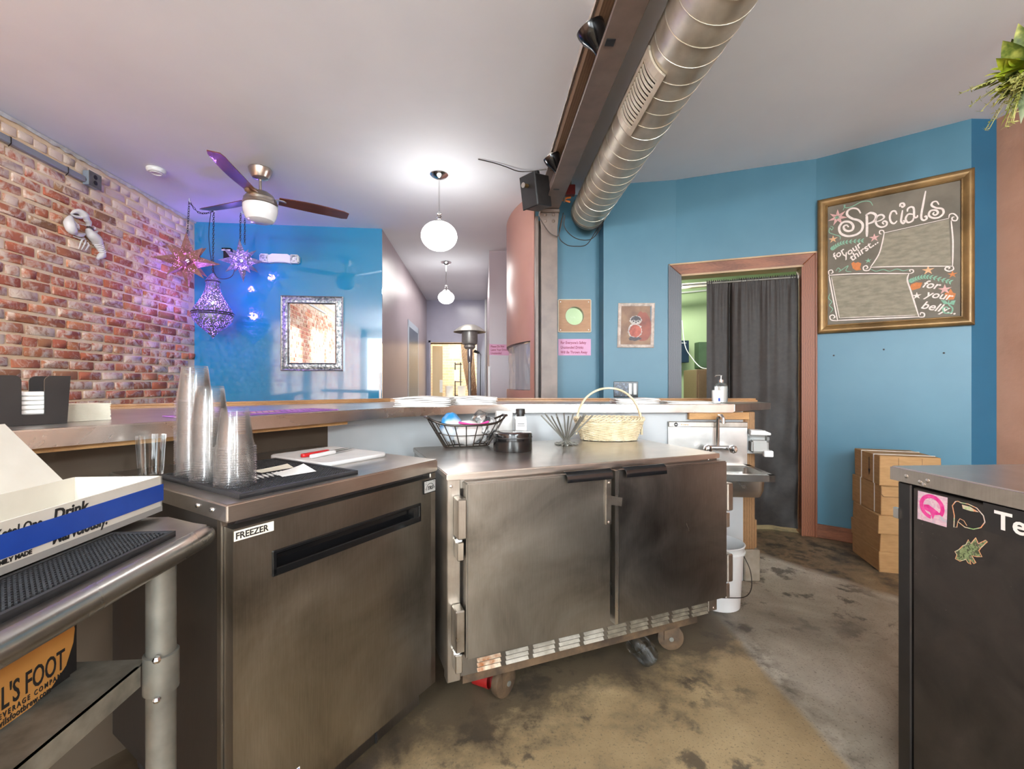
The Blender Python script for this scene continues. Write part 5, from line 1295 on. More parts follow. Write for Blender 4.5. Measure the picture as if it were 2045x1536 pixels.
# ---------------------------------------------------------------- doorway curtain
cr = thing('door_curtain', 'black fabric curtain gathered on a rod in the doorway', 'curtain', FD)
cxl, _ = inplane(1411, 700, FD, -.06); cxr, _ = inplane(1594, 700, FD, -.06)
def curtain():
    b = MB(); NX, NZ = 110, 46; rows = []
    rr = random.Random(4); ph = [rr.uniform(0, 6) for _ in range(6)]
    for j in range(NZ + 1):
        v = j / NZ; y = .03 + (2.075 - .03) * v; r = []
        for i in range(NX + 1):
            u = i / NX
            x = cxl + (cxr - cxl) * u
            gather = max(0, (v - .94) / .06)
            fold = .011 * math.sin(2 * PI * 2.1 * u + ph[0]) + .005 * math.sin(2 * PI * 5.3 * u + ph[1]) * (.3 + .7 * v) + .004 * math.sin(2 * PI * 15 * u + ph[2]) * v ** 5
            wr_ = .014 * noise.noise(Vector((u * 5 + v * 3, v * 11 - u * 4, 1.3))) * max(0, 1.05 - v) ** 1.5 * 1.8 * (.4 + u) - .055 * math.exp(-((u - .27) / .016) ** 2) * min(1, .35 + v) 
            z_ = -.065 + (fold + wr_) * (1 - .6 * gather) + gather * .006 * math.sin(2 * PI * 38 * u)
            y2 = y + (.012 * math.sin(2 * PI * 41 * u) * gather if j == NZ else 0)
            r.append((x, y2, z_))
        rows.append(r)
    b.loft(rows, False, False); return b
curtain().build('cloth', 'fabric', cr, True, 180)
rdy = 2.055
MB().cyl((CW_, rdy, -.065), (DWL - CW_, rdy, -.065), .008, None, 12).build('curtain_rod', 'galv', cr, True)
for x in (CW_ + .004, DWL - CW_ - .004): MB().cyl((x - .004, rdy, -.065), (x + .004, rdy, -.065), .016, None, 14).build('rod_end', 'white', cr, True)

# ---------------------------------------------------------------- things in the store room
def wallbox(name, label, cat, px0, px1, py0, py1, Y, m, depth=.12):
    a, b_ = at(px0, py1, Y), at(px1, py0, Y)
    t = thing(name, label, cat, (a.x, Y, a.z)); w, h = b_.x - a.x, b_.z - a.z
    MB().box(0, w, 0, depth, 0, h).bevel(.004).build('case', m, t); return t, w, h
MT['navy'] = mat('navy_enamel', S(26, 46, 66), S(32, 54, 74), .3); MT['dark_green'] = mat('dark_green_enamel', S(66, 90, 64), S(78, 102, 74), .5)
t, w, h = wallbox('electrical_panel', 'dark blue wall panel with white marks in the green store room', 'electrical panel', 1340, 1376, 680, 724, 5.86, 'navy', .13)
MB().box(.30 * w, .85 * w, -.003, 0, h * .87, h * .9).box(.3 * w, .5 * w, -.003, 0, h * .63, h * .67).build('panel_marks', 'white', t)
t, w, h = wallbox('electrical_panel', 'green wall cabinet half hidden by the black curtain', 'electrical panel', 1396, 1430, 683, 735, 5.84, 'dark_green', .15)
MB().box(.01, w - .01, -.004, 0, .01, h - .01).build('cabinet_door', 'dark_green', t)
a = at(1391, 738, 5.3); t = thing('wood_cabinet', 'tall brown wooden cabinet behind the black curtain', 'cabinet', (a.x, 5.3, 0))
MB().box(0, .5, 0, .4, 0, a.z).bevel(.004).build('body', 'cabinet_wood', t); MB().box(.02, .48, -.015, 0, .06, a.z - .05).build('door', 'cabinet_wood', t); MB().box(.12, .2, -.018, -.015, a.z - .09, a.z - .07).build('cabinet_label', 'paper', t)
pts = spline([at(1362, 640, 5.85), at(1368, 690, 5.8), at(1382, 715, 5.75), at(1400, 734, 5.6), at(1420, 736, 5.45)], 6)
tag(MB().tube(pts, .006, 8).build('white_cable', 'white', None, True), 'white cable hanging on the green store room wall', 'cable')
tag(MB().cyl(at(1325, 575, 5.6), at(1440, 566, 5.6), .035, None, 14).build('ceiling_pipe', 'cream_paper', None, True), 'pale pipe running high across the green store room', 'pipe')
tag(MB().tube([at(1325, 588, 5.985), at(1380, 583, 5.985), at(1440, 577, 5.985)], .012, 8).build('conduit_pipe', 'white', None, True), 'thin white conduit below the store room pipe', 'pipe')
shf = thing('storage_shelf', 'dark storage rack of white trays seen past the curtain edge', 'shelf', rotz(-.35, (2.55, 4.05, 0)))
MB().box(0, .03, 0, .4, 0, 1.9).box(.6, .63, 0, .4, 0, 1.9).build('uprights', 'black', shf)
for k, zz in enumerate((.25, .7, 1.05, 1.25, 1.42, 1.6, 1.88)): MB().box(0, .63, 0, .4, zz, zz + .035).build('tray', 'white', shf)
ct = thing('blue_crate', 'bright blue plastic crate at the curtain edge', 'crate', rotz(-.35, (2.565, 4.03, 1.0 - .25)))
MB().box(0, .5, -.02, .3, 0, .26).bevel(.01).build('crate_body', mat('crate_blue', S(60, 150, 196), rough=.4), ct)

# ---------------------------------------------------------------- on the blue walls
FR = frame((0.20, 4.10, 0), (1, 0))
def plaque():
    x, y = inplane(1147.5, 631, FR, .012); t = thing('porthole_panel', 'square plywood panel with a round porthole in the blue wall', 'porthole', FR @ Matrix.Translation((x, y, 0)))
    h, r, n = .148, .087, 48
    b = MB(); ring = lambda rad, z: [(rad * math.cos(2 * PI * i / n), rad * math.sin(2 * PI * i / n), z) for i in range(n)]
    def sq(z):
        out = []
        for i in range(n):
            c, s_ = math.cos(2 * PI * i / n), math.sin(2 * PI * i / n); k = h / max(abs(c), abs(s_)); out.append((c * k, s_ * k, z))
        return out
    b.loft([ring(r, .002), ring(r, .014), sq(.014), sq(.002)], True, False); b.build('panel_board', 'plywood', t)
    MB().loft([ring(r - .001, -.05), ring(r + .002, -.05), ring(r + .002, .016), ring(r - .003, .016), ring(r - .003, -.05)], True, False).build('porthole_rim', 'bar_wood', t, True)
    MB().lathe([(.0001, -.02), (r - .003, -.02), (r - .003, -.018), (.0001, -.018)], 32).build('porthole_glass', 'glass', t)
    MB().box(-h, h, -h - .006, -h, .002, .018).box(-h, h, h, h + .006, .002, .018).box(-h - .006, -h, -h, h, .002, .018).box(h, h + .006, -h, h, .002, .018).build('panel_edging', 'cream_paper', t)
    for sx in (-1, 1):
        for sy in (-1, 1): MB().ball((sx * .13, sy * .13, .015), .006, 8, None, (1, 1, .5)).build('screw', 'chrome', t, True)
plaque()
def paper_sign(name, label, Fm, c4, lines, size, off=.0012):
    q = [inplane(*c, Fm, off) for c in c4]
    t = thing(name, label, 'sign', Fm)
    MB().prism(q[::-1], off * .3, off).build('paper', 'pink_paper', t)
    x0, x1, y0, y1 = min(a for a, b in q), max(a for a, b in q), min(b for a, b in q), max(b for a, b in q)
    for k, s_ in enumerate(lines):
        text(s_, size, 'ink_red', t, x0 + .02, y1 - (y1 - y0) * (.30 + .29 * k), off + .0002, 0, .1, 'lettering', 'LEFT', .0006, .78)
paper_sign('paper_sign', "pink handwritten sign reading For Everyone's Safety below the porthole", FR, ((1115, 677), (1180, 677), (1180, 710), (1115, 710)), ("For Everyone's Safety", 'Unattended Drinks', 'Will Be Thrown Away'), .035)
FHC = frame((-0.30, 5.82, 0), (0.46, -0.02))
paper_sign('paper_sign', 'pink handwritten sign asking not to leave drinks on the mauve wall', FHC, ((977, 687), (1022, 689), (1022, 710), (977, 709)), ('Please Do Not', 'Leave Your Drinks', 'Unattended'), .038)
# owl painting
FW_ = frame((W1[0], W1[1], 0), V2(W2) - V2(W1))
x, y = inplane(1270, 650, FW_, .01); owl = thing('owl_painting', 'small painting of an owl on warm ground in a pale beaded frame', 'painting', FW_ @ Matrix.Translation((x, y, 0)) @ Matrix.Rotation(-.025, 4, 'Z'))
ow, oh = .155, .195
moulding('frame_side', 'bronze_pic', owl, -ow, ow, -oh, oh, [(0, .002), (0, .016), (.008, .022), (.014, .018), (.020, .020), (.028, .014), (.028, .002)])
MT['canvas'] = mat('painted_ground', S(96, 62, 44), S(150, 116, 84), .5, 0, 5, detail=6); MT['paint_red'] = mat('paint_rust', S(140, 56, 40), S(184, 92, 70), .5, 0, 30); MT['paint_dark'] = mat('paint_dark', S(42, 34, 38), S(70, 62, 66), .5, 0, 40); MT['paint_white'] = mat('paint_white', S(160, 150, 142), S(196, 188, 180), .5, 0, 60); MT['paint_warm'] = mat('paint_warm_red', S(112, 50, 38), S(150, 78, 56), .5, 0, 8)
MB().box(-ow + .02, ow - .02, -oh + .02, oh - .02, .004, .008).build('canvas', 'canvas', owl)
def blob(cx, cy, rx, ry, m, z, n=28, jag=.06, nm='paint_shape', sd=1):
    rr = random.Random(sd); MB().prism([(cx + rx * math.cos(2 * PI * i / n) * (1 + rr.uniform(-jag, jag)), cy + ry * math.sin(2 * PI * i / n) * (1 + rr.uniform(-jag, jag))) for i in range(n)], z, z + .0004).build(nm, m, owl)
blob(.055, -.01, .075, .13, 'paint_warm', .0081, 28, .1, sd=3); blob(-.005, -.045, .060, .062, 'paint_white', .0086, 30, .14, sd=4); blob(-.005, -.048, .050, .056, 'paint_red', .0091, 30, .08, sd=5)
blob(-.002, .045, .052, .040, 'paint_white', .0092, 30, .1, sd=6); blob(-.002, .052, .042, .030, 'paint_dark', .0097, 30, .1, sd=7)
blob(-.02, .035, .017, .013, 'paint_white', .0102, 18, .06, sd=8); blob(.018, .035, .017, .013, 'paint_white', .0102, 18, .06, sd=9); blob(-.02, .037, .008, .008, 'paint_dark', .0107, 14, .02); blob(.018, .037, .008, .008, 'paint_dark', .0107, 14, .02); blob(-.001, .026, .005, .009, 'paint_dark', .0107, 10, .02)
blob(-.01, -.115, .055, .018, 'paint_dark', .0084, 24, .2, sd=11)
# switch plate / small dark picture low on the wall
x, y = inplane(1250, 778, FW_, .01)
sp_ = thing('wall_switch_box', 'dark speckled wall plate with two pale switches above the bar', 'switch', FW_ @ Matrix.Translation((x, y, 0)))
MB().box(-.105, .105, -.07, .07, .001, .008).bevel(.003).build('wall_plate', 'black_gloss', sp_)
MT['navy_photo'] = mat('speckled_dark_plate', S(20, 26, 40), S(96, 112, 136), .25, 0, 60, lo=.45, hi=.7)
MB().box(-.098, .02, -.06, .06, .008, .009).build('plate_face', 'navy_photo', sp_)
for x_ in (.035, .075): MB().box(x_ - .012, x_ + .016, -.045, .055, .008, .014).bevel(.003).build('rocker', 'gel', sp_)
for (px, py) in ((1665, 710), (1765, 698), (1885, 705)):
    x, y = inplane(px, py, CBM, .0); tag(put('wall_anchor', MB().lathe([(.006, 0), (.005, .004), (.0001, .005)], 10).mesh('wall_anchor', 'ink', True), None, None, CBM @ Matrix.Translation((x, y, .0005))), {1665: 'left empty screw anchor in the blue wall below the chalkboard', 1765: 'middle empty screw anchor in the blue wall below the chalkboard', 1885: 'right empty screw anchor in the blue wall below the chalkboard'}[px], 'screw')

# ---------------------------------------------------------------- on the glossy blue wall: mirror, emergency light, small box
xa, ya = inplane(561, 740, FB, .03); xb, yb = inplane(685, 593, FB, .03)
mr = thing('wall_mirror', 'rectangular mirror in an ornate silver frame on the glossy blue wall', 'mirror', FB)
moulding('frame_side', 'silver_frame', mr, xa, xb, ya, yb, [(0, .002), (0, .030), (.008, .036), (.016, .030), (.030, .036), (.055, .040), (.070, .034), (.078, .038), (.086, .030), (.086, .002)])
moulding('outer_bead', 'silver_rim', mr, xa, xb, ya, yb, [(-.003, .002), (-.003, .034), (.003, .038), (.009, .034), (.009, .03), (.0, .03), (.0, .002)])
moulding('inner_bead', 'silver_rim', mr, xa + .07, xb - .07, ya + .07, yb - .07, [(0, .03), (0, .038), (.006, .042), (.012, .036), (.012, .02), (0, .02)])
MB().box(xa + .08, xb - .08, ya + .08, yb - .08, .012, .016).build('mirror_glass', 'mirror', mr)
x, y = inplane(559, 517, FB, .05)
em = thing('emergency_light', 'white two headed emergency light high on the glossy blue wall', 'emergency light', FB @ Matrix.Translation((x, y, 0)))
pr = [(-.13, -.035), (.13, -.035), (.13, .03), (.09, .05), (-.09, .05), (-.13, .03)]
MB().prism([(.14 * math.cos(t) * .95, -.055 + .02 * math.cos(t) ** 2 + .0) for t in [0, PI]] and [(-.12, -.05), (-.06, -.038), (.06, -.038), (.12, -.05), (.125, .03), (.08, .052), (-.08, .052), (-.125, .03)], .002, .07).bevel(.008, 2).build('housing', 'white', em, True)
for s_ in (-1, 1):
    hd_ = MB().box(s_ * .155 - .048, s_ * .155 + .048, -.045, .045, .01, .085).bevel(.012, 2).build('lamp_head', 'white', em, True)
    MB().box(s_ * .155 - .036, s_ * .155 + .036, -.034, .034, .084, .088).build('lens', 'silver_frame', hd_)
x, y = inplane(453, 507, FB, .05)
bx_ = thing('wall_adapter', 'small black plug adapter box on the blue wall beside the grey star', 'adapter', FB @ Matrix.Translation((x, y, 0)))
MB().box(-.038, .038, -.06, .05, .002, .05).bevel(.004).build('box', 'black', bx_); MB().box(-.045, .05, .03, .06, .002, .07).bevel(.003).build('box_lid', 'black_gloss', bx_); MB().box(-.042, .046, .028, .042, .0705, .072).build('white_stripe', 'white', bx_)

# ---------------------------------------------------------------- ceiling fan
p = at(520, 338, 3.61); FNX, FNY = p.x, 3.61
fan = thing('ceiling_fan', 'three blade ceiling fan with dark wood blades and white glass bowl', 'ceiling fan', (FNX, FNY, CEIL))
MB().lathe([(.0001, 0), (.085, 0), (.088, -.006), (.082, -.035), (.060, -.075), (.030, -.088), (.014, -.090)], 32).build('ceiling_canopy', 'nickel', fan, True)
MB().cyl((0, 0, -.08), (0, 0, -.20), .011, None, 14).build('downrod', 'nickel', fan, True)
MB().lathe([(.014, -.175), (.026, -.180), (.060, -.190), (.082, -.205), (.100, -.220), (.112, -.240), (.122, -.252), (.122, -.272), (.128, -.276), (.130, -.298), (.126, -.302), (.0001, -.302)], 40).build('motor_housing', 'nickel', fan, True)
MB().lathe([(.0001, -.300), (.122, -.300), (.129, -.312), (.126, -.352), (.112, -.400), (.098, -.424), (.070, -.436), (.0001, -.440)], 40).build('glass_bowl', 'opal', fan, True)
def blade_mesh():
    b = MB(); rg = []
    for k in range(13):
        u = k / 12; x = .135 + .565 * u; w = .052 + .028 * math.sin(min(1, u * 1.6) * PI / 2) - .022 * u; sweep = .05 * u * u
        if k == 12: w *= .75
        tw = -.20
        rg.append([(x, sweep + y * math.cos(tw), y * math.sin(tw) + dz + .010 * u) for y, dz in ((-w, -.003), (w, -.003), (w, .003), (-w, .003))])
    return b.loft(rg).mesh('blade', 'blade', True, 40)
def arm_mesh():
    b = MB(); b.loft([[(x, y, z) for y, z in ((-w, -.008), (w, -.006 + w * .25), (w, .0 + w * .25), (-w, -.002))] for x, w in ((.095, .03), (.13, .05), (.165, .042), (.19, .02))]); return b.mesh('blade_arm', 'nickel', True)
BLM, ARM = blade_mesh(), arm_mesh()
for k in range(3):
    Mb = Matrix.Translation((0, 0, -.235)) @ Matrix.Rotation(math.radians(33 + 120 * k), 4, 'Z')
    bl = put('blade', BLM, fan, None, Mb); put('blade_arm', ARM, bl)

# ---------------------------------------------------------------- pendants, plus globes added behind the camera for light
def pendant(label, x, y, r, drop, gm):
    t = thing('pendant_lamp', label, 'pendant lamp', (x, y, CEIL), 'white globe pendant lamps')
    MB().lathe([(.0001, 0), (.075, 0), (.076, -.006), (.060, -.022), (.030, -.036), (.012, -.044), (.0001, -.046)], 28).build('ceiling_canopy', 'chrome', t, True)
    MB().cyl((0, 0, -.03), (0, 0, -drop + .06), .0065, None, 10).build('rod', 'chrome', t, True)
    MB().lathe([(.008, -drop + .085), (.020, -drop + .078), (.022, -drop + .066), (.012, -drop + .058), (.022, -drop + .048), (.022, -drop + .036), (.012, -drop + .028), (.030, -drop + .018), (.060, -drop - .004), (.06, -drop - .012)], 24, None, 1, 1, 'open').build('fitter', 'chrome', t, True)
    MB().lathe([(max(1e-5, r * math.sin(PI * i / 20)), -drop - r * .80 + r * .80 * math.cos(PI * i / 20)) for i in range(21)], 36).build('globe', gm, t, True)
    return t
p1 = at(877, 345, 3.70); pendant('near white globe pendant hanging before the corridor', p1.x, 3.70, .150, .40, 'globe')
p2 = at(891, 522, 6.35); pendant('far white globe pendant down the corridor', p2.x, 6.35, .115, .42, 'globe')
for x, y, d_ in ((-1.1, -1.5, 'left front'), (1.7, -1.3, 'right front'), (-1.2, -3.2, 'left rear'), (1.6, -3.2, 'right rear')):  # out-of-view pendants added to brighten ceiling and room
    pendant('added unseen globe pendant behind the viewer, %s of four' % d_, x, y, .15, .55, 'globe_added')

# ---------------------------------------------------------------- pierced lanterns
def star_spike(base, length):
    b = MB(); n = 4
    return b
def star(name, label, c, R, m, bulb_pow, seed):
    t = thing(name, label, 'star lantern', Matrix.Translation(c) @ Matrix.Rotation(seed, 4, 'Z') @ Matrix.Rotation(.25, 4, 'X'))
    r0 = R * .36; dirs = []
    for sx in (-1, 1):
        dirs += [Vector((sx, 0, 0)), Vector((0, sx, 0)), Vector((0, 0, sx))]
        for sy in (-1, 1):
            for sz_ in (-1, 1): dirs.append(Vector((sx, sy, sz_)).normalized())
    for k, d in enumerate(dirs):
        n = 4 if k % 1 == 0 and max(abs(d.x), abs(d.y), abs(d.z)) > .9 else 3
        u = d.orthogonal().normalized(); w = d.cross(u); rb_ = r0 * .62
        b = MB(); tip = d * R * (1.0 if n == 4 else .92)
        base = [d * r0 * .72 + (u * math.cos(2 * PI * i / n + .78) + w * math.sin(2 * PI * i / n + .78)) * rb_ for i in range(n)]
        for i in range(n): b.face([base[i], base[(i + 1) % n], tip])
        b.build('spike', m, t)
    MB().ball((0, 0, 0), .014, 10).build('bulb', 'violet_bulb', t, True)
    point('lantern_light', c, bulb_pow, (.35, .16, 1.0), .035)
    return t
def chain(pts, parent, link=.016, r=.0022, name='chain'):
    """oval links alternately turned along the path"""
    P = [Vector(p) for p in pts]; b = MB(); i = 0
    for a, c in zip(P, P[1:]):
        L = (c - a).length; n = max(1, int(L / (link * 1.35))); d = (c - a).normalized(); u = d.orthogonal().normalized(); w = d.cross(u)
        for k in range(n):
            o = a + (c - a) * ((k + .5) / n); v = u if i % 2 else w; i += 1
            b.tube([o + d * link * math.cos(t) + v * link * .5 * math.sin(t) for t in [2 * PI * q / 8 for q in range(8)]], r, 4, True)
    return b.build(name, 'wire_black', parent, True)
s1c = at(374, 521, 4.18); s2c = at(482, 521, 4.50); lnY = 4.40
big = star('star_lantern', 'large copper pierced star lantern beside the brick wall', s1c, .265, 'star_copper', 9, .5)
sml = star('star_lantern', 'smaller grey pierced star lantern glowing violet before the blue wall', s2c, .215, 'star_grey', 11, .2)
def local(t, p): return t.matrix_world.inverted() @ Vector(p)
bpy.context.view_layer.update()
h1 = at(378, 404, 4.18); h1.z = CEIL - .03; h2 = at(427, 432, lnY); h2.z = CEIL - .03; h3 = at(483, 440, 4.5); h3.z = CEIL - .02
chain([local(big, h1), local(big, Vector((s1c.x, s1c.y, s1c.z + .24)))], big)
chain([local(sml, h3 + Vector((-.012, 0, 0))), local(sml, Vector((s2c.x - .012, s2c.y, s2c.z + .19)))], sml); chain([local(sml, h3 + Vector((.03, 0, -.05))), local(sml, Vector((s2c.x + .035, s2c.y, s2c.z + .17)))], sml)
lt = at(425, 545, lnY); lb_ = at(425, 677, lnY); LH = lt.z - lb_.z
lan = thing('hanging_lantern', 'large teardrop pierced metal lantern glowing violet in the corner', 'lantern', (lb_.x, lnY, lb_.z))
pf = [(.0001, 0), (.018, .03), (.06, .075), (.115, .125), (.165, .18), (.178, .225), (.172, .245), (.178, .25), (.180, .262), (.178, .274), (.170, .28), (.165, .30), (.13, .355), (.095, .42), (.068, .49), (.058, .55), (.062, .58), (.055, .60), (.03, .64), (.012, .66), (.0001, .67)]
MB().lathe([(r, z * LH / .67) for r, z in pf], 40).build('lantern_body', 'lantern', lan, True)
for zz, rr in ((.262, .182), (.245, .175), (.58, .064)): MB().lathe([(rr - .002, (zz - .007) * LH / .67), (rr + .004, zz * LH / .67), (rr - .002, (zz + .007) * LH / .67)], 40, None, 1, 1, 'open').build('band', 'dark_metal', lan, True)
MB().ball((0, 0, .36), .016, 10).build('bulb', 'violet_bulb', lan, True)
point('lantern_light', (lb_.x, lnY, lb_.z + .36), 26, (.32, .14, 1.0), .04)
chain([(0, 0, LH), tuple(local(lan, h2))], lan)
MB().tube([local(lan, q) for q in spline([h2 + Vector((-.03, 0, -.02)), h2 + Vector((-.05, 0, -.25)), Vector((lb_.x - .01, lnY, lt.z + .1)), Vector((lb_.x + .05, lnY, lt.z - .05)), Vector((lb_.x + .16, lnY + .05, lt.z - .02)), at(470, 520, 4.5)], 6)], .003, 6).build('power_cord', 'wire_black', lan, True)
chs = thing('swag_chain', 'dark chain swagged between the ceiling hooks above the lanterns', 'chain', h1)
chain([(0, 0, 0)] + [tuple(q - h1) for q in spline([h1, h1 * .66 + h2 * .34 + Vector((0, 0, -.07)), h1 * .3 + h2 * .7 + Vector((0, 0, -.05)), h2], 4)], chs, .016, .0025)
for q, g in ((h1, chs),): MB().tube([(0, 0, .03), (0, 0, .005), (.008, 0, -.006), (.014, 0, .004)], .004, 6).build('ceiling_hook', 'white', g, True)
for q, s_ in ((h2, 'lantern'), (h3, 'grey star lantern')):
    tag(MB().tube([q + Vector(v) for v in ((0, 0, .03), (0, 0, .005), (.008, 0, -.006), (.014, 0, .004))], .004, 6).build('ceiling_hook', 'white', None, True), 'small white ceiling hook above the ' + s_, 'hook')

# ---------------------------------------------------------------- on the brick wall
def lpt(px, py, off=.0): return inplane(px, py, FL, off)
xa, ya = lpt(-60, 242, .03); xb, yb = lpt(168, 357, .03)
yb = (ya + yb) / 2
cdt = thing('wiring_raceway', 'grey metal wiring raceway fixed along the top of the brick wall', 'raceway', FL)
MB().box(xa - 3.0, xb, yb - .022, yb + .022, .012, .045).bevel(.004).build('raceway_body', mat('raceway_grey', S(150, 152, 158), rough=.4, metal=.3), cdt)
MB().cyl((xb, yb, .03), (xb + .05, yb, .03), .016, None, 12).build('connector', 'galv', cdt, True)
for xx in (xb - .15, xb - .55, xb - 1.0): MB().tube([(xx, yb + .03, .014), (xx, yb + .02, .048), (xx, yb - .02, .048), (xx + .01, yb - .035, .02)], .003, 6).build('wire_tie', 'wire_black', cdt, True)
x, y = lpt(187, 360, .05); ob = thing('outlet_box', 'grey metal outlet box at the end of the raceway', 'outlet', FL @ Matrix.Translation((x, y, 0)))
MB().box(-.055, .055, -.055, .055, .012, .06).bevel(.004).build('box', mat('outlet_grey', S(146, 156, 168), rough=.4, metal=.3), ob)
MB().box(-.058, .058, -.058, .058, .06, .064).bevel(.002).build('cover', 'galv', ob)
for yy in (-.022, .022): MB().lathe([(.017, .064), (.017, .066), (.0001, .066)], 16, Matrix.Translation((0, yy, 0))).build('socket', 'black', ob)
# lobster: crop of [110,400,250,540] at 10.97x
def lob(cx, cy): return Vector((*lpt(110 + cx / 10.97, 400 + cy / 10.97, .03), 0))
lo_c = lob(780, 800); lobM = FL @ Matrix.Translation((lo_c.x, lo_c.y, 0))
lobs = thing('lobster_ornament', 'white lobster ornament with raised claws on the brick wall', 'ornament', lobM)
MT['lobster'] = mat('chalky_white', S(206, 200, 196), S(228, 224, 222), .5, 0, 12); MT['lobster_dark'] = mat('lobster_shadow_paint', S(74, 60, 58), rough=.6)
def L(cx, cy, z=.03): q = lob(cx, cy) - lo_c; return (q.x, q.y, z)
def body(name, pts, rad, m='lobster', par=None): 
    P = spline([L(a, b, c) for a, b, c in pts], 5); N = len(P); R = []
    for i in range(N):
        u = i / (N - 1) * (len(rad) - 1); k = min(int(u), len(rad) - 2); R.append(rad[k] + (rad[k + 1] - rad[k]) * (u - k))
    return MB().tube(P, R, 12).build(name, m, par or lobs, True)
body('carapace', [(700, 620, .035), (740, 740, .045), (850, 850, .045), (900, 930, .042)], [.014, .036, .040, .034])
for k in range(6):
    u = k / 5; body('tail_segment', [(898 + 132 * u, 925 + 195 * u, .040 - .01 * u), (910 + 132 * u, 945 + 195 * u, .040 - .01 * u), (924 + 132 * u, 968 + 195 * u, .038 - .01 * u)], [.024 - .007 * u, .035 - .011 * u, .025 - .008 * u])
body('tail_fan', [(1040, 1180, .03), (990, 1230, .03), (935, 1280, .028)], [.020, .022, .010]); body('tail_fan', [(1060, 1160, .03), (1060, 1220, .03), (1030, 1260, .026)], [.016, .018, .008])
body('claw_arm', [(640, 740, .03), (520, 760, .04), (420, 730, .04)], [.010, .018, .016]); body('claw', [(420, 730, .04), (300, 640, .05), (255, 500, .05), (285, 380, .045), (310, 350, .04)], [.016, .034, .036, .018, .005]); body('claw_finger', [(420, 620, .045), (440, 560, .045), (385, 480, .04), (330, 380, .038)], [.018, .014, .010, .004])
body('claw_arm', [(720, 560, .035), (690, 480, .045), (620, 410, .05)], [.014, .020, .020]); body('claw', [(640, 420, .05), (560, 320, .055), (470, 250, .05), (380, 250, .045), (315, 300, .04)], [.018, .028, .022, .014, .005]); body('claw_finger', [(540, 370, .045), (450, 365, .042), (370, 335, .04), (320, 300, .038)], [.012, .011, .008, .004]); body('claw_gap', [(520, 330, .03), (430, 305, .03), (350, 295, .03)], [.01, .012, .006], 'lobster_dark')
body('head', [(690, 580, .04), (740, 620, .04), (800, 660, .04)], [.012, .018, .012], 'lobster_dark')
for (a, b, c) in (((650, 800), (590, 850), (440, 790)), ((680, 840), (580, 890), (560, 1070)), ((700, 880), (650, 950), (620, 1090)), ((740, 930), (735, 990), (710, 1095)), ((830, 640), (880, 620), (870, 560)), ((870, 700), (930, 680), (930, 740))): body('walking_leg', [(*a, .02), (*b, .03), (*c, .016)], [.006, .006, .003])
body('antenna', [(660, 560, .04), (560, 530, .04), (440, 510, .03)], [.003, .002, .0015])

# ---------------------------------------------------------------- smoke detector, ceiling cable
p = onz(312, 338, CEIL); sdt = thing('smoke_detector', 'white round smoke detector on the ceiling near the brick wall', 'smoke detector', (p.x, p.y, CEIL))
MB().lathe([(.0001, 0), (.065, 0), (.068, -.006), (.066, -.022), (.058, -.032), (.0001, -.034)], 32).build('body', 'white', sdt, True); MB().lathe([(.042, -.033), (.042, -.038), (.034, -.038), (.034, -.033)], 24, None, 1, 1, 'open').build('vent_ring', 'white', sdt, True)
cp = [onz(955, 318, CEIL - .006), onz(985, 325, CEIL - .008), onz(1010, 333, CEIL - .012), onz(1035, 342, CEIL - .016), onz(1060, 342, CEIL - .012), onz(1092, 338, CEIL - .008)]
tag(MB().tube(spline(cp, 5), .004, 6).build('ceiling_cable', 'wire_black', None, True), 'thin dark cable sagging along the ceiling beside the beam', 'cable')

# ---------------------------------------------------------------- clamp lamps, speaker and clutter on the beam
def clamp_lamp(label, Y, z, r, yaw):
    M = Matrix.Translation((BE(Y) - .068, Y, z)) @ Matrix.Rotation(yaw, 4, 'Z') @ Matrix.Rotation(math.radians(-28), 4, 'Y')
    t = thing('clamp_lamp', label, 'lamp', M, 'black clamp lamps on the beam')
    MB().lathe([(.012, -.09), (.020, -.085), (.024, -.05), (r * .55, -.02), (r * .85, .01), (r, .045), (r * 1.0, .06), (r * .96, .06), (r * .8, .01), (.02, -.04)], 28, None, 1, 1, 'open').build('shade', 'black_gloss', t, True)
    MB().ball((0, 0, .045), r * .62, 16).build('bulb', 'white_bulb', t, True)
    MB().cyl((0, 0, -.092), (0, 0, -.08), .012, None, 10).build('socket_cap', 'black', t, True)
clamp_lamp('near black clamp lamp tucked on the beam flange', 2.06, 2.80, .066, .35); clamp_lamp('far black clamp lamp on the beam beside the speaker', 3.22, 2.80, .062, .35)
spM = Matrix.Translation((.198, 3.55, 2.735)) @ Matrix.Rotation(.75, 4, 'Z') @ Matrix.Rotation(-.16, 4, 'Y') @ Matrix.Scale(.86, 4)
spk = thing('loudspeaker', 'black box loudspeaker hung beside the beam above the column', 'loudspeaker', spM)
MB().box(-.095, .095, -.09, .09, -.14, .14).bevel(.006).build('cabinet', 'black_metal', spk)
MB().box(-.112, -.096, -.098, .098, -.15, .15).bevel(.006).build('grille', 'black', spk)
MB().cyl((-.165, .0, .045), (-.115, 0, .045), .018, None, 16).build('swivel_knob', 'gold', spk, True); MB().cyl((-.172, 0, .045), (-.163, 0, .045), .024, .020, 16).build('knob_ring', 'nickel', spk, True)
MB().box(.02, .05, -.02, .02, .14, .20).build('hanger', 'black', spk)
rbx = thing('red_box', 'small dark red junction box wedged between the beam and the duct', 'junction box', (.475, 3.68, 2.80))
MB().box(-.03, .05, -.03, .03, -.03, .05).bevel(.004).build('box', mat('dark_red', S(120, 22, 18), rough=.4), rbx); MB().box(-.01, .02, -.012, .012, .05, .155).build('hanger', 'galv', rbx)
oc = thing('orange_clip', 'orange spring clamp gripping cables beside the column cap', 'clamp', (.438, 3.70, 2.735))
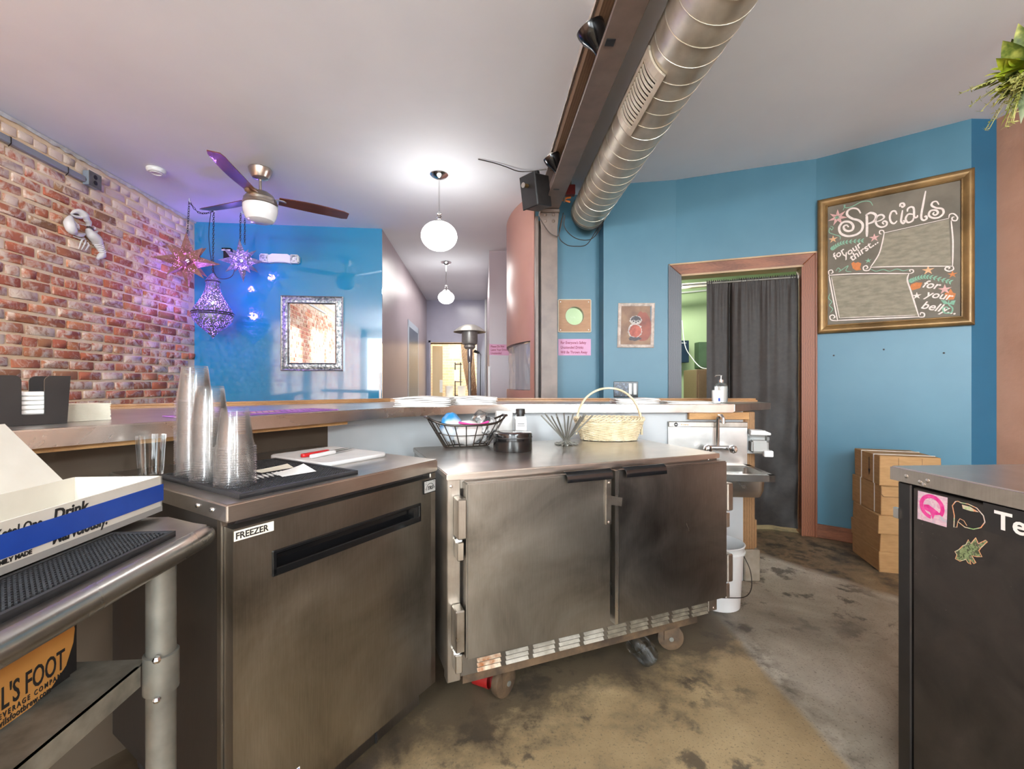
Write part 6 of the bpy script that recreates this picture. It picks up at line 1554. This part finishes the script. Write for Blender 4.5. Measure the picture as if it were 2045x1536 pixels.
MB().tube([(-.035, 0, .008), (0, -.004, 0), (.05, 0, -.012)], .008, 8).build('jaw', 'orange', oc, True); MB().tube([(-.005, 0, .004), (.02, -.004, .02), (.055, 0, .026)], .008, 8).build('jaw', 'orange', oc, True); MB().cyl((.0, -.012, -.02), (.0, -.012, .03), .008, None, 10).build('spring', 'galv', oc, True)
for k, (pts, lab) in enumerate((([(1128, 430, 3.75), (1128, 455, 3.78), (1150, 476, 3.8), (1180, 478, 3.8), (1200, 455, 3.78), (1206, 440, 3.8)], 'upper black cable looping under the duct end'), ([(1125, 425, 3.75), (1116, 470, 3.76), (1130, 488, 3.78), (1150, 492, 3.78), (1172, 488, 3.78), (1190, 462, 3.78), (1205, 442, 3.8)], 'lower black cable looping under the duct end'), ([(1078, 436, 3.76), (1095, 462, 3.76), (1108, 471, 3.76), (1116, 468, 3.76), (1124, 432, 3.74)], 'black cable hanging across the column front'))):
    tag(MB().tube(spline([at(*q) for q in pts], 6), .0035, 6).build('loose_cable', 'wire_black', None, True), lab, 'cable')

# ---------------------------------------------------------------- corridor: patio heater, wand, far room things
ht = thing('patio_heater', 'steel patio heater with a wide dome at the end of the corridor', 'patio heater', (at(938, 700, 8.4).x, 8.4, 0))
MB().lathe([(.0001, 2.33), (.10, 2.325), (.20, 2.28), (.285, 2.22), (.31, 2.19), (.305, 2.185), (.28, 2.21), (.19, 2.262), (.0001, 2.30)], 36).build('dome', 'heater', ht, True)
MB().lathe([(.0001, 2.22), (.15, 2.22), (.15, 2.0), (.135, 1.96), (.10, 1.94), (.11, 1.90), (.08, 1.86), (.0001, 1.86)], 28).build('burner', 'heater', ht, True)
MB().lathe([(.05, 1.86), (.05, 1.66), (.038, 1.62), (.038, 1.60)], 20).build('control_head', 'chrome', ht, True)
MB().cyl((0, 0, .75), (0, 0, 1.62), .030, None, 16).build('post', 'heater', ht, True)
MB().lathe([(.0001, 0), (.24, 0), (.24, .06), (.18, .10), (.18, .70), (.10, .78), (.0001, .78)], 28).build('tank_base', 'heater', ht, True)
wd = thing('wall_wand', 'black wand light on a cord hanging in the corridor', 'lamp', at(957, 705, 8.9))
MB().cyl((-.10, 0, .04), (.0, 0, .0), .035, .022, 12).build('head', 'black', wd, True); MB().tube([(0, 0, 0), (.03, 0, -.03), (.025, 0, -.4), (.02, .0, -1.2)], .008, 6).build('cord', 'black', wd, True)
struct(MB().cyl((-.545, 9.16, 0), (-.545, 9.16, CEIL), .022, None, 10).build('trim_4', 'white', None, True))
struct(MB().box(-.315, -.285, 5.79, 5.815, 0, 1.43).build('trim_5', 'white'))
fd = thing('far_wood_door', 'pale wooden door standing open in the bright brick room', 'door', rotz(.2, (-1.88, 10.4, 0)))
MB().box(0, .24, 0, .045, 0, 2.1).build('door_leaf', mat('pale_door', S(206, 176, 130), S(216, 188, 144), .4, 0, 3, (1, 1, .2)), fd); MB().box(.17, .24, -.01, 0, 1.0, 1.3).build('white_notice', 'paper', fd)
rk = thing('metal_rack', 'dark wire rack with white notices in the bright brick room', 'rack', (-1.46, 11.2, 0))
for xx in (0, .14): MB().box(xx, xx + .025, 0, .025, 0, 1.75).build('upright', 'black_metal', rk)
for zz in (.5, .9, 1.25, 1.7): MB().box(0, .165, 0, .3, zz, zz + .02).build('shelf', 'black_metal', rk)
MB().box(-.12, .13, -.02, -.01, 1.85, 2.1).build('white_notice', 'paper', rk); MB().box(-.01, .12, -.02, -.01, 1.28, 1.56).build('white_notice', 'paper', rk)
for px, lab in ((897, 'left white bucket on the counter of the bright brick room'), (922, 'right white bucket on the counter of the bright brick room')):
    q = at(px, 790, 10.6); t = thing('white_bucket', lab, 'bucket', (q.x, 10.6, .90), 'buckets in the far room')
    MB().lathe([(.0001, 0), (.085, 0), (.10, .24), (.106, .245), (.106, .26), (.10, .26), (.0001, .255)], 20).build('pail', 'white', t, True)
fc = thing('far_counter', 'pale counter in the bright brick room', 'counter', (-1.60, 10.3, 0)); MB().box(0, 1.05, 0, .6, .86, .90).build('top', 'cream_paper', fc); MB().box(.05, 1.0, .05, .55, 0, .86).build('base', 'cream_wall', fc)
def bead_curtain():
    b = MB(); rr = random.Random(3); top = at(934, 686, 9.35); 
    for s in range(26):
        x0 = at(921, 686, 9.35).x + s * .0105; xe = at(930, 795, 9.35).x + .10 + s * .006
        for k in range(44):
            u = k / 43; x = x0 + (xe - x0) * u ** 1.6; z = top.z - (top.z - .86) * u + ((s * 7) % 5) * .006
            b.ball((x + rr.uniform(-.003, .003), 9.35 + rr.uniform(-.02, .02), z), .011, 4)
    o = b.build('bead_curtain', mat('brown_beads', S(120, 70, 48), S(176, 130, 104), .35, 0, 60), None); o['kind'] = 'stuff'
    return tag(o, 'brown bead curtain swept aside in the corridor opening', 'curtain')
bead_curtain()
tag(MB().cyl((-1.74, 9.30, 2.055), (-.74, 9.30, 2.055), .016, None, 10).build('far_curtain_rod', 'gold', None, True), 'thin rod across the corridor opening', 'rod')

# ---------------------------------------------------------------- hanging plant, top right
pc = at(2052, 150, 2.05)
pt = thing('hanging_plant', 'leafy yellow green artificial plant hanging at the top right', 'plant', (pc.x, pc.y, pc.z))
def leaf_green(name, c1, c2, c3):
    t = NT(name); t.set(Roughness=.45); v = t.coord('UV') ; g = t.n('ShaderNodeTexCoord').outputs['Object']
    n = t.noise(g, 14, 3); t.base(t.ramp(n, [(.35, c1), (.5, c2), (.68, c3)])); t.b.inputs['Subsurface Weight'].default_value = 0.0
    return t.m
MT['leaf_yellow'] = leaf_green('yellow_green_leaf', S(120, 140, 30), S(176, 186, 50), S(206, 206, 80)); MT['leaf_rib'] = leaf_green('striped_leaf', S(40, 56, 24), S(90, 106, 40), S(180, 180, 90)); MT['leaf_pale'] = leaf_green('pale_sprig', S(150, 156, 74), S(190, 190, 110), S(206, 200, 130)); MT['leaf_grey'] = leaf_green('grey_green_leaf', S(110, 130, 100), S(150, 166, 128), S(170, 180, 150))
def leaf_at(m, d, L_, w, droop, start=.02, roll=0.0, nm='leaf', stem=True):
    d = Vector(d).normalized(); up = Vector((0, 0, 1)); s_ = d.cross(up).normalized(); s_ = (Matrix.Rotation(roll, 3, d) @ s_); nrm = s_.cross(d)
    b = MB(); L0, C, R_ = [], [], []; N = 9
    for i in range(N):
        u = i / (N - 1); c = d * (start + L_ * u) - up * droop * u * u; ww = w * math.sin(PI * min(1, u ** .75)) + .0005
        L0.append(c + s_ * ww - nrm * ww * .35); C.append(c); R_.append(c - s_ * ww - nrm * ww * .35)
    b.loft([L0, C, R_], False, False); o = b.build(nm, m, pt, True, 80)
    return o
rr = random.Random(11)
for i in range(9):      # broad striped leaves behind
    a = rr.uniform(PI * .55, PI * 1.35); el = rr.uniform(-.15, .8)
    leaf_at('leaf_rib' if i % 2 else 'leaf_yellow', (math.cos(a) * math.cos(el), -.35 + math.sin(a) * .4, math.sin(el)), rr.uniform(.14, .24), rr.uniform(.03, .045), .05, .0, rr.uniform(-.5, .5))
for i in range(64):
    a = rr.uniform(PI * .4, PI * 1.7); el = rr.uniform(-.8, .75); leaf_at(('leaf_yellow', 'leaf_pale', 'leaf_yellow', 'leaf_rib')[i % 4], (math.cos(a) * math.cos(el), math.sin(a) * math.cos(el), math.sin(el)), rr.uniform(.05, .09), rr.uniform(.010, .018), .03, rr.uniform(.02, .11), rr.uniform(-.9, .9))
for i in range(30):      # feathery sprigs
    a = rr.uniform(PI * .6, PI * 1.4); el = rr.uniform(-1.0, .25); d = Vector((math.cos(a) * math.cos(el), math.sin(a) * math.cos(el) * .6 - .2, math.sin(el))).normalized(); Ls = rr.uniform(.14, .25); b = MB(); P = [d * (Ls * k / 7) - Vector((0, 0, .08 * (k / 7) ** 2)) for k in range(8)]; b.tube(P, .0016, 5)
    for k in range(2, 8):
        for q in range(5):
            e = Vector((rr.uniform(-1, 1), rr.uniform(-1, 1), rr.uniform(-.6, .8))).normalized() * rr.uniform(.012, .026); s_ = e.orthogonal().normalized() * .0045
            b.face([P[k], P[k] + e * .5 + s_, P[k] + e, P[k] + e * .5 - s_])
    b.build('sprig', 'leaf_pale', pt)
for i in range(3): leaf_at('leaf_grey', (-.35 - .12 * i, -.2 + .1 * i, -.9), .26 - .05 * i, .02, .02, .0, .3 * i)
leaf_at('leaf_rib', (-.55, -.3, .9), .13, .026, -.0, .1, .4)
MB().lathe([(.0001, -.10), (.06, -.10), (.11, -.02), (.115, .03), (.10, .03), (.0001, .0)], 20, Matrix.Translation((.06, 0, 0))).build('pot', mat('basket_brown', S(84, 58, 40), S(120, 88, 60), .7, 0, 30, bump=.5), pt, True)
MB().cyl((.06, 0, .0), (.06, 0, CEIL - pc.z), .004, None, 6).build('hanger_wire', 'wire_black', pt)
